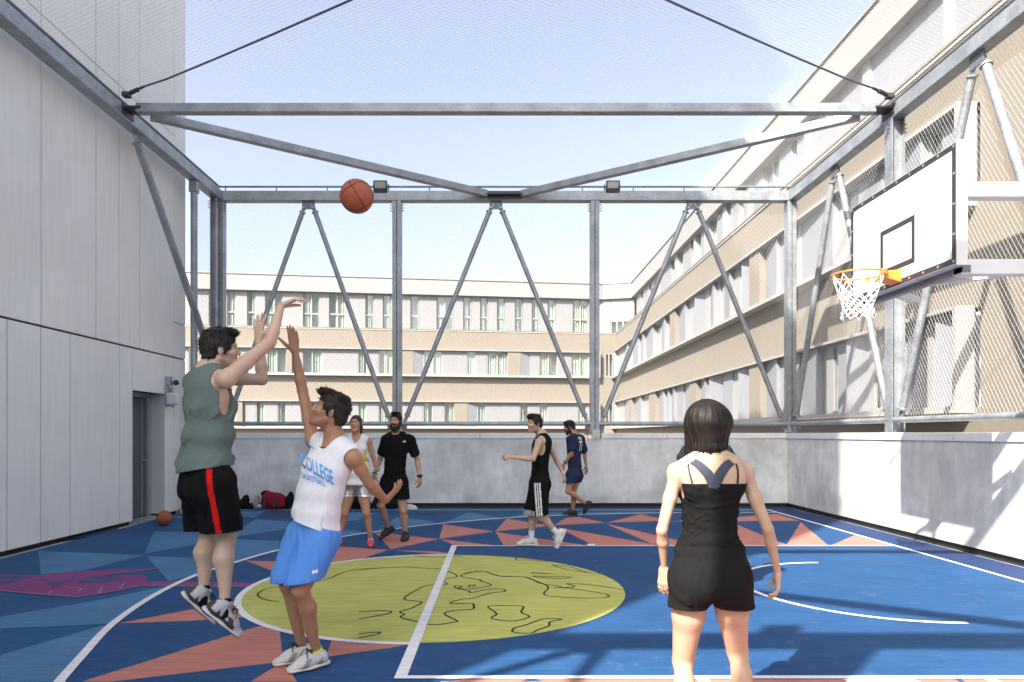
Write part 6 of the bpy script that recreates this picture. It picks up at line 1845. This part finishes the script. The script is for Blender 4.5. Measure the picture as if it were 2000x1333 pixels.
q.tube([w - d*0.02 + (u*math.cos(t*math.pi/8) + v*math.sin(t*math.pi/8))*0.032 for t in range(16)], 0.011, 6, closed=True); q.build('wristwatch', M['lace_black'], G.root, smooth=True)

# ---------------------------------------------------------------- 7 woman in the foreground, seen from behind
K = Person(3.25, 'woman with dark bob seen from behind in black strappy top and black shorts', (0.40, 0.275, 0.19), 0.005, 0.93)
K.brow = browmat((0.02, 0.014, 0.010))
K.j('head', 1380, 836, 0.02).j('neck', 1387, 890, 0.0).j('pelvis', 1385, 1118, 0.02)
K.j('sh_l', 1322, 921, 0.0).j('el_l', 1293, 1036, -0.02).j('wr_l', 1298, 1108, 0.10)
K.j('sh_r', 1452, 921, 0.0).j('el_r', 1500, 1034, -0.02).j('wr_r', 1519, 1118, 0.06)
K.j('hip_l', 1352, 1140, 0.02).j('kn_l', 1334, 1290, 0.14).j('an_l', 1336, 1438, 0.02)
K.j('hip_r', 1422, 1140, 0.02).j('kn_r', 1440, 1272, 0.16).j('an_r', 1462, 1432, 0.04)
fK = (-0.04, 1, 0)
K.make_torso(fK, wsh=0.178, chest=0.105, waist=0.128, hip=0.182, wd=0.092, hd=0.118, bust=0.015)
for sx in (-1, 1):      # shoulder blades
    K.torso.append((ell(np.array(at(1386 + sx*38, 935, K.Y)) + np.array((0, -0.070, 0)), (0.052, 0.028, 0.075)), 0.05))
K.arm('l', 0.76, hand_dir=(-0.04, 0.12, -1), palm=(0.85, 0.5, 0), curl=0.28, thumb_sign=-1, thumb=0.4, hs=0.98); K.arm('r', 0.76, hand_dir=(0.05, 0.1, -1), palm=(-0.9, 0.3, 0), curl=0.42, thumb_sign=1, thumb=0.5, hs=0.98)
K.leg('l', 1.02, 0.98).leg('r', 1.02, 0.98)
K.head((-0.15, 1, -0.02), fem=True)
K.build_body()
tK = bvh(np.array([v.co for v in K.body_obj.data.vertices]), [tuple(f.vertices) for f in K.body_obj.data.polygons])
zt = at(1385, 945, K.Y - 0.09).z
K.cloth('camisole', stations(K, 0, 8) + K.bust + [(ell(np.array(at(1386 + sx*38, 940, K.Y)) + np.array((0, -0.066, 0)), (0.05, 0.028, 0.07)), 0.05) for sx in (-1, 1)], BLACK,
    cuts=[(cone(K['sh_l'] + np.array((0.0, 0, -0.02)), K['el_l'], 0.060, 0.05), 0.006), (cone(K['sh_r'] + np.array((0.0, 0, -0.02)), K['el_r'], 0.060, 0.05), 0.006)],
    planes=[((0, 0, zt), (0, 0, 1)), zplane(K, 1385, 1081, (0.03, 0, -1), -0.1)], fold=[folds(121, 0.0045, 60, (1, 0, 0.15), n=5), folds(122, 0.0018, 120, (1, 0, 0.3), n=5)], infl=0.007)
def kb(px, py): return at(px, py, K.Y - 0.125)
# racer-back sports strap and thin straps
ribbon_on('sports_strap', 'strap_navy', K.root, tK, [kb(1352, 886), kb(1368, 905), kb(1385, 926), kb(1396, 946), kb(1398, 956)], (0.034, 0.056), off=0.003)
ribbon_on('sports_strap', 'strap_navy', K.root, tK, [kb(1434, 893), kb(1421, 907), kb(1408, 926), kb(1399, 946), kb(1398, 956)], (0.034, 0.056), off=0.005)
ribbon_on('shoulder_strap', 'strap_black', K.root, tK, [kb(1332, 892), kb(1342, 915), kb(1353, 950)], 0.008, off=0.003)
ribbon_on('shoulder_strap', 'strap_black', K.root, tK, [kb(1445, 899), kb(1446, 920), kb(1444, 950)], 0.008, off=0.003)
K.cloth('shorts', stations(K, 0, 3) + K.butt, legs=[(cone(K['hip_l'] + np.array((0, 0, 0.03)), at(1341, 1195, K.Y + 0.04), 0.096, 0.086), 0.03), (cone(K['hip_r'] + np.array((0, 0, 0.03)), at(1437, 1195, K.Y + 0.04), 0.096, 0.086), 0.03)], color=(0.0085, 0.0085, 0.009),
    planes=[zplane(K, 1385, 1200, (0, 0, -1), -0.1), zplane(K, 1385, 1072, (0, 0, 1), -0.1)],
    fold=[folds(131, 0.0042, 42, (0.1, 0.1, 1), n=6), folds(132, 0.0015, 120, (0.1, 0, 1), n=5)], infl=0.008, k=0.025)
hk = K.H; ck = K.hsc
K.hair([(ell(hk(0, -0.010, 0.036), np.array((0.107, 0.116, 0.098))*ck, K.HR), 0.03),
        (cone(hk(0, -0.024, 0.02), hk(0, -0.026, -0.080), 0.109*ck, 0.090*ck, (K.HR[1], 0.95)), 0.04),
        (cone(hk(-0.06, 0.0, 0.0), hk(-0.074, 0.03, -0.105), 0.050*ck, 0.028*ck), 0.03), (cone(hk(0.06, 0.0, 0.0), hk(0.070, 0.03, -0.10), 0.048*ck, 0.028*ck), 0.03)],
       (0.011, 0.0072, 0.0058), [(ell(hk(0, 0.115, -0.05), np.array((0.062, 0.075, 0.12))*ck, K.HR), 0.01), (cone(hk(0, 0.0, -0.14), hk(0, 0.0, -0.25), 0.062, 0.09), 0.02)],
       [strands(7, 0.0022, 26, hk(0, -0.02, 0), K.HR[2]), strands(8, 0.0014, 61, hk(0, -0.02, 0), K.HR[2]), lumps(6, 0.0028, 30)], h=0.0035,
       planes=[(hk(0, -0.04, -0.126), -K.HR[2] + 0.10*K.HR[0])], spikes=(3600, 0.034, lambda q: np.stack([q[:,0]*1.0, q[:,1] + 0.01, -0.02 - 2.5*np.maximum(0.12 - q[:,2], 0)], 1), 0.006, 0.0026, 5, 1.0, 0.05, -0.055))
K.shoe('l', (-0.15, 1, 0), (0, 0, 1), [(0.6, 0.6, 0.6)], [(0.6, 0.6, 0.6)], 'lace_white', heel=np.array((K['an_l'][0], K['an_l'][1], 0.0095)), sc=0.95)
K.shoe('r', (0.1, 1, 0), (0, 0, 1), [(0.6, 0.6, 0.6)], [(0.6, 0.6, 0.6)], 'lace_white', heel=np.array((K['an_r'][0], K['an_r'][1], 0.0095)), sc=0.95)

# ---------------------------------------------------------------- 8 player hidden behind her, only the sleeves show
Z = Person(6.4, 'player in black t-shirt almost hidden behind the woman with the bob, sleeves showing', (0.52, 0.34, 0.24), 0.008, 0.94)
Z.brow = browmat((0.02, 0.014, 0.010))
Z.j('head', 1379, 836, 0.0).j('neck', 1380, 868, 0.0).j('pelvis', 1382, 988, 0.0)
Z.j('sh_l', 1345, 882, 0.0).j('el_l', 1340, 930, 0.10).j('wr_l', 1362, 935, 0.28)
Z.j('sh_r', 1415, 882, 0.0).j('el_r', 1420, 930, 0.10).j('wr_r', 1400, 935, 0.28)
Z.j('hip_l', 1366, 995, 0.0).j('kn_l', 1364, 1075, 0.06).j('an_l', 1368, 1148, 0.0)
Z.j('hip_r', 1398, 995, 0.0).j('kn_r', 1400, 1075, 0.06).j('an_r', 1400, 1148, 0.0)
Z.make_torso((0, 1, 0), wsh=0.185)
Z.arm('l', 0.9, curl=0.5, thumb_sign=-1, palm=(1, 0, 0)).arm('r', 0.9, curl=0.5, palm=(-1, 0, 0)); Z.leg('l', 0.95).leg('r', 0.95)
Z.head((0.1, 1, 0)); Z.build_body()
Z.cloth('t_shirt', stations(Z, 1, 9) + [(cone(Z['neck'], Z['sh_r'], 0.045, 0.055), 0.04), (cone(Z['neck'], Z['sh_l'], 0.045, 0.055), 0.04), (cone(Z['sh_r'] - np.array((0.01, 0, 0)), Z['sh_r'] + np.array((0.05, 0.0, -0.06)), 0.05, 0.05), 0.03), (cone(Z['sh_l'] + np.array((0.01, 0, 0)), Z['sh_l'] + np.array((-0.05, 0.0, -0.06)), 0.05, 0.05), 0.03)],
    (0.013, 0.015, 0.022), planes=[zplane(Z, 1382, 975)], fold=folds(141, 0.004, 34, (0, 0, 1)), infl=0.012)
Z.cloth('shorts', stations(Z, 0, 3) + Z.butt, legs=[(cone(Z['hip_l'], Z['kn_l'], 0.10, 0.09), 0.04), (cone(Z['hip_r'], Z['kn_r'], 0.10, 0.09), 0.04)], color=BLACK, planes=[zplane(Z, 1382, 1060), zplane(Z, 1382, 965, (0, 0, 1))], infl=0.010)
short_hair(Z, (0.02, 0.014, 0.01), 22)
for sd in 'lr': Z.shoe(sd, (0, 1, 0), (0, 0, 1), [(0.5, 0.5, 0.5)], [(0.5, 0.5, 0.5)], heel=np.array((Z['an_' + sd][0], Z.Y, 0.0095)))
# ------------------------------------------------------------------ balls, bags and small things
M['ball'] = mat('orange_brown_ball_leather', (0.36, 0.085, 0.035), 0.55, var=0.14, scale=14, bump=0.5, bscale=420)
M['seam'] = mat('black_ball_seam', (0.018, 0.012, 0.010), 0.7)
def basketball(c, r, rot, label):
    t = empty('basketball', c, label, 'ball')
    q = MB(); sphere(q, (0, 0, 0), r, 40, 26)
    me_o = q.build('cover', M['ball'], None, smooth=True); me_o.parent = t; me_o.rotation_euler = rot
    q = MB(); rr = r*1.0005; tr_ = r*0.022
    for ax in range(2):
        pts = []
        for i in range(48):
            a = 2*math.pi*i/48; pts.append((rr*math.cos(a), rr*math.sin(a), 0) if ax == 0 else (rr*math.cos(a), 0, rr*math.sin(a)))
        q.tube(pts, tr_, 6, closed=True)
    for s_ in (-1, 1):
        pts = []
        for i in range(48):
            a = 2*math.pi*i/48; y = s_*r*(0.50 + 0.22*math.cos(2*a)); k = math.sqrt(max(0, rr*rr - y*y)); pts.append((k*math.cos(a), y, k*math.sin(a)))
        q.tube(pts, tr_, 6, closed=True)
    so_ = q.build('seams', M['seam'], None, smooth=True); so_.parent = t; so_.rotation_euler = rot
    return t
basketball(at(697, 384, 5.15), 0.1215, (0.5, 0.9, 0.7), 'orange basketball in the air just after the shot')
px_, py_ = fl(321, 1027)
basketball((px_, py_, 0.124), 0.12, (0.3, 0.5, 1.0), 'orange basketball lying on the floor by the door')

# camera and boxes at the end of the left building
XW = XL + 0.004
M['box_grey'] = mat('grey_plastic', (0.33, 0.34, 0.36), 0.5, var=0.03)
M['box_white'] = mat('white_plastic', (0.58, 0.59, 0.61), 0.45, var=0.02)
def yl(px): return -XL*F/(CX - px)
cam_t = empty('security_camera', (XW, 12.75, 2.45), 'white security camera on a grey box high on the left building corner', 'camera')
q = MB(); q.box(XW, XW + 0.09, 12.52, 12.66, 2.36, 2.52); q.build('mount_box', M['box_grey'], cam_t, bevel=0.008)
q = MB(); q.tube([(XW + 0.09, 12.6, 2.45), (XW + 0.15, 12.6, 2.45)], 0.025, 10); q.build('arm', M['box_white'], cam_t, smooth=True)
q = MB(); q.tube([(XW + 0.10, 12.62, 2.46), (XW + 0.20, 12.50, 2.41)], 0.048, 14); q.tube([(XW + 0.10, 12.62, 2.46), (XW + 0.095, 12.627, 2.462)], 0.04, 14); q.build('body', M['box_white'], cam_t, smooth=True)
q = MB(); q.tube([(XW + 0.197, 12.503, 2.411), (XW + 0.215, 12.482, 2.40)], 0.050, 14); q.build('lens_hood', M['dark_metal'], cam_t, smooth=True)
ub = empty('utility_box', (XW, 12.75, 2.0), 'pale grey rounded box with cable below the security camera', 'box')
q = MB(); q.box(XW, XW + 0.10, 12.50, 12.62, 1.98, 2.33); q.build('back_plate', M['box_grey'], ub, bevel=0.006)
q = MB(); q.box(XW + 0.05, XW + 0.28, 12.42, 12.495, 2.00, 2.22); q.build('housing', M['box_white'], ub, bevel=0.03)
q = MB(); q.tube([(XW + 0.07, 12.45, 2.36), (XW + 0.12, 12.44, 2.28), (XW + 0.10, 12.45, 2.2)], 0.008, 6); q.build('cable', M['dark_metal'], ub, smooth=True)
q = MB(); q.tube([(XW + 0.14, 12.46, 2.0), (XW + 0.17, 12.44, 1.95), (XW + 0.20, 12.46, 2.0)], 0.007, 6); q.build('cable', M['dark_metal'], ub, smooth=True)

def blob(name, label, cat, parts, mats, group=None, disp=None, h=0.008, flat=True):
    """soft goods from implicit lumps; parts: (part name, prims, material key, colour, disp)"""
    allp = [p for pt in parts for p, k in pt[1]]
    lo = np.min([p[0] for p in allp], 0); hi = np.max([p[1] for p in allp], 0)
    t = empty(name, ((lo[0]+hi[0])/2, (lo[1]+hi[1])/2, 0), label, cat, group)
    for (pn, prims, mk, colr, dp) in parts:
        a = np.min([p[0] for p, k in prims], 0) - 0.04; b = np.max([p[1] for p, k in prims], 0) + 0.04
        F_ = Field(a, b, h)
        for p, k in prims: F_.add(p, k)
        if dp: F_.disp(dp)
        if flat: F_.plane((0, 0, 0.0095), (0, 0, -1))
        P, Q = F_.mesh()
        mesh_obj(pn, P, Q, M[mk], t, np.tile(np.array(colr), (len(P), 1)))
    return t
yb = 13.62
def bp(px, py, dy=0.0): return np.array(at(px, py, yb + dy))
RED = (0.22, 0.010, 0.028); GR = (0.045, 0.047, 0.055)
c0 = bp(535, 978)
blob('sports_bag', 'dark red sports bag with grey straps lying by the far wall', 'bag', [
    ('bag_body', [(ell(c0 + np.array((0, 0, 0.02)), (0.25, 0.15, 0.14)), 0.03), (ell(c0 + np.array((0.02, 0, -0.06)), (0.27, 0.16, 0.11)), 0.06), (ell(c0 + np.array((-0.09, 0, 0.06)), (0.12, 0.12, 0.11)), 0.05)], 'cloth', RED, folds(201, 0.012, 26, (1, 0, 0.4))),
    ('strap', [(cone(c0 + np.array((-0.10, -0.145, 0.10)), c0 + np.array((-0.13, -0.185, -0.10)), 0.028, 0.028, ((0, 1, 0), 0.35)), 0.0), (cone(c0 + np.array((0.09, -0.145, 0.09)), c0 + np.array((0.055, -0.19, -0.09)), 0.028, 0.028, ((0, 1, 0), 0.35)), 0.0)], 'cloth', GR, None)], None)
blob('backpack', 'small black backpack at the foot of the far wall, left of the red bag', 'bag', [('bag_body', [(ell(bp(474, 985), (0.13, 0.11, 0.10)), 0.04), (ell(bp(480, 976), (0.07, 0.08, 0.09)), 0.04), (ell(bp(490, 992), (0.14, 0.09, 0.035)), 0.03)], 'cloth', BLACK, folds(203, 0.010, 30))], None)
blob('tote_bag', 'slumped beige tote bag leaning on the wall beside the red bag', 'bag', [('bag_body', [(ell(bp(500, 983, 0.25), (0.07, 0.06, 0.12)), 0.03), (ell(bp(503, 975, 0.27), (0.04, 0.05, 0.10)), 0.03)], 'cloth', (0.36, 0.34, 0.27), folds(204, 0.012, 34, (0.4, 0, 1)))], None)
blob('gym_bag', 'brown and black bag standing behind the red bag', 'bag', [('bag_body', [(ell(bp(521, 970, 0.28), (0.10, 0.07, 0.13)), 0.03)], 'cloth', (0.10, 0.06, 0.045), folds(205, 0.010, 34)), ('flap', [(ell(bp(516, 965, 0.2), (0.07, 0.05, 0.06)), 0.03)], 'cloth', BLACK, folds(206, 0.008, 40))], None)
blob('backpack', 'black rucksack beside the red bag, partly behind the white jersey', 'bag', [('bag_body', [(ell(bp(562, 982), (0.09, 0.10, 0.12)), 0.04), (ell(bp(568, 972), (0.06, 0.08, 0.12)), 0.04)], 'cloth', BLACK, folds(207, 0.012, 36))], None)
blob('clothes_pile', 'blue and white clothing bundle on the floor by the red bag', 'clothes', [('cloth', [(ell(bp(503, 992, -0.12), (0.08, 0.07, 0.03)), 0.02)], 'cloth', (0.10, 0.20, 0.42), folds(208, 0.008, 60)), ('shirt', [(ell(bp(507, 989, -0.10), (0.045, 0.05, 0.035)), 0.02)], 'cloth', (0.6, 0.62, 0.66), folds(209, 0.008, 60))], None)
blob('duffel_bag', 'long black duffel bag on the floor behind the woman in silver shorts', 'bag', [('bag_body', [(cone(bp(684, 981), bp(712, 981), 0.12, 0.12), 0.03), (cone(bp(680, 991), bp(716, 991), 0.10, 0.10), 0.04)], 'cloth', BLACK, folds(210, 0.010, 28))], None)
blob('backpack', 'black backpack between the legs of the bearded man', 'bag', [('bag_body', [(ell(bp(768, 980), (0.13, 0.12, 0.14)), 0.04), (ell(bp(752, 986), (0.15, 0.10, 0.09)), 0.05), (ell(bp(736, 984), (0.10, 0.10, 0.10)), 0.05)], 'cloth', (0.014, 0.015, 0.017), folds(211, 0.014, 34))], None)
blob('shoe_pair', 'pair of off-white shoes on the floor by the far wall beside the bearded man', 'shoes', [('shoe', [(cone(bp(799, 993, -0.05), bp(812, 993, -0.05), 0.045, 0.035), 0.02), (ell(bp(801, 989, -0.05), (0.05, 0.04, 0.045)), 0.02)], 'shoe', (0.55, 0.52, 0.47), None), ('shoe', [(cone(bp(797, 990, 0.10), bp(809, 990, 0.10), 0.045, 0.035), 0.02)], 'shoe', (0.52, 0.48, 0.42), None)], None)
def bq(px, py, dy=0.0): return np.array(at(px, py, 12.85 + dy))
blob('bundle', 'small bundle of yellow and blue straps by the wall beside the floor ball', 'clothes', [('strap', [(cone(bq(346, 1001), bq(356, 996), 0.030, 0.03), 0.01), (ell(bq(352, 998), (0.05, 0.05, 0.05)), 0.02)], 'cloth', (0.30, 0.22, 0.03), lumps(4, 0.02, 60)), ('cloth', [(ell(bq(356, 1001, -0.1), (0.04, 0.04, 0.045)), 0.02)], 'cloth', (0.25, 0.30, 0.48), lumps(5, 0.015, 70)), ('bag', [(ell(bq(341, 1004), (0.06, 0.05, 0.045)), 0.02)], 'cloth', BLACK, lumps(6, 0.015, 60))], None)
print('script', round(time.time() - T0, 1), 's')
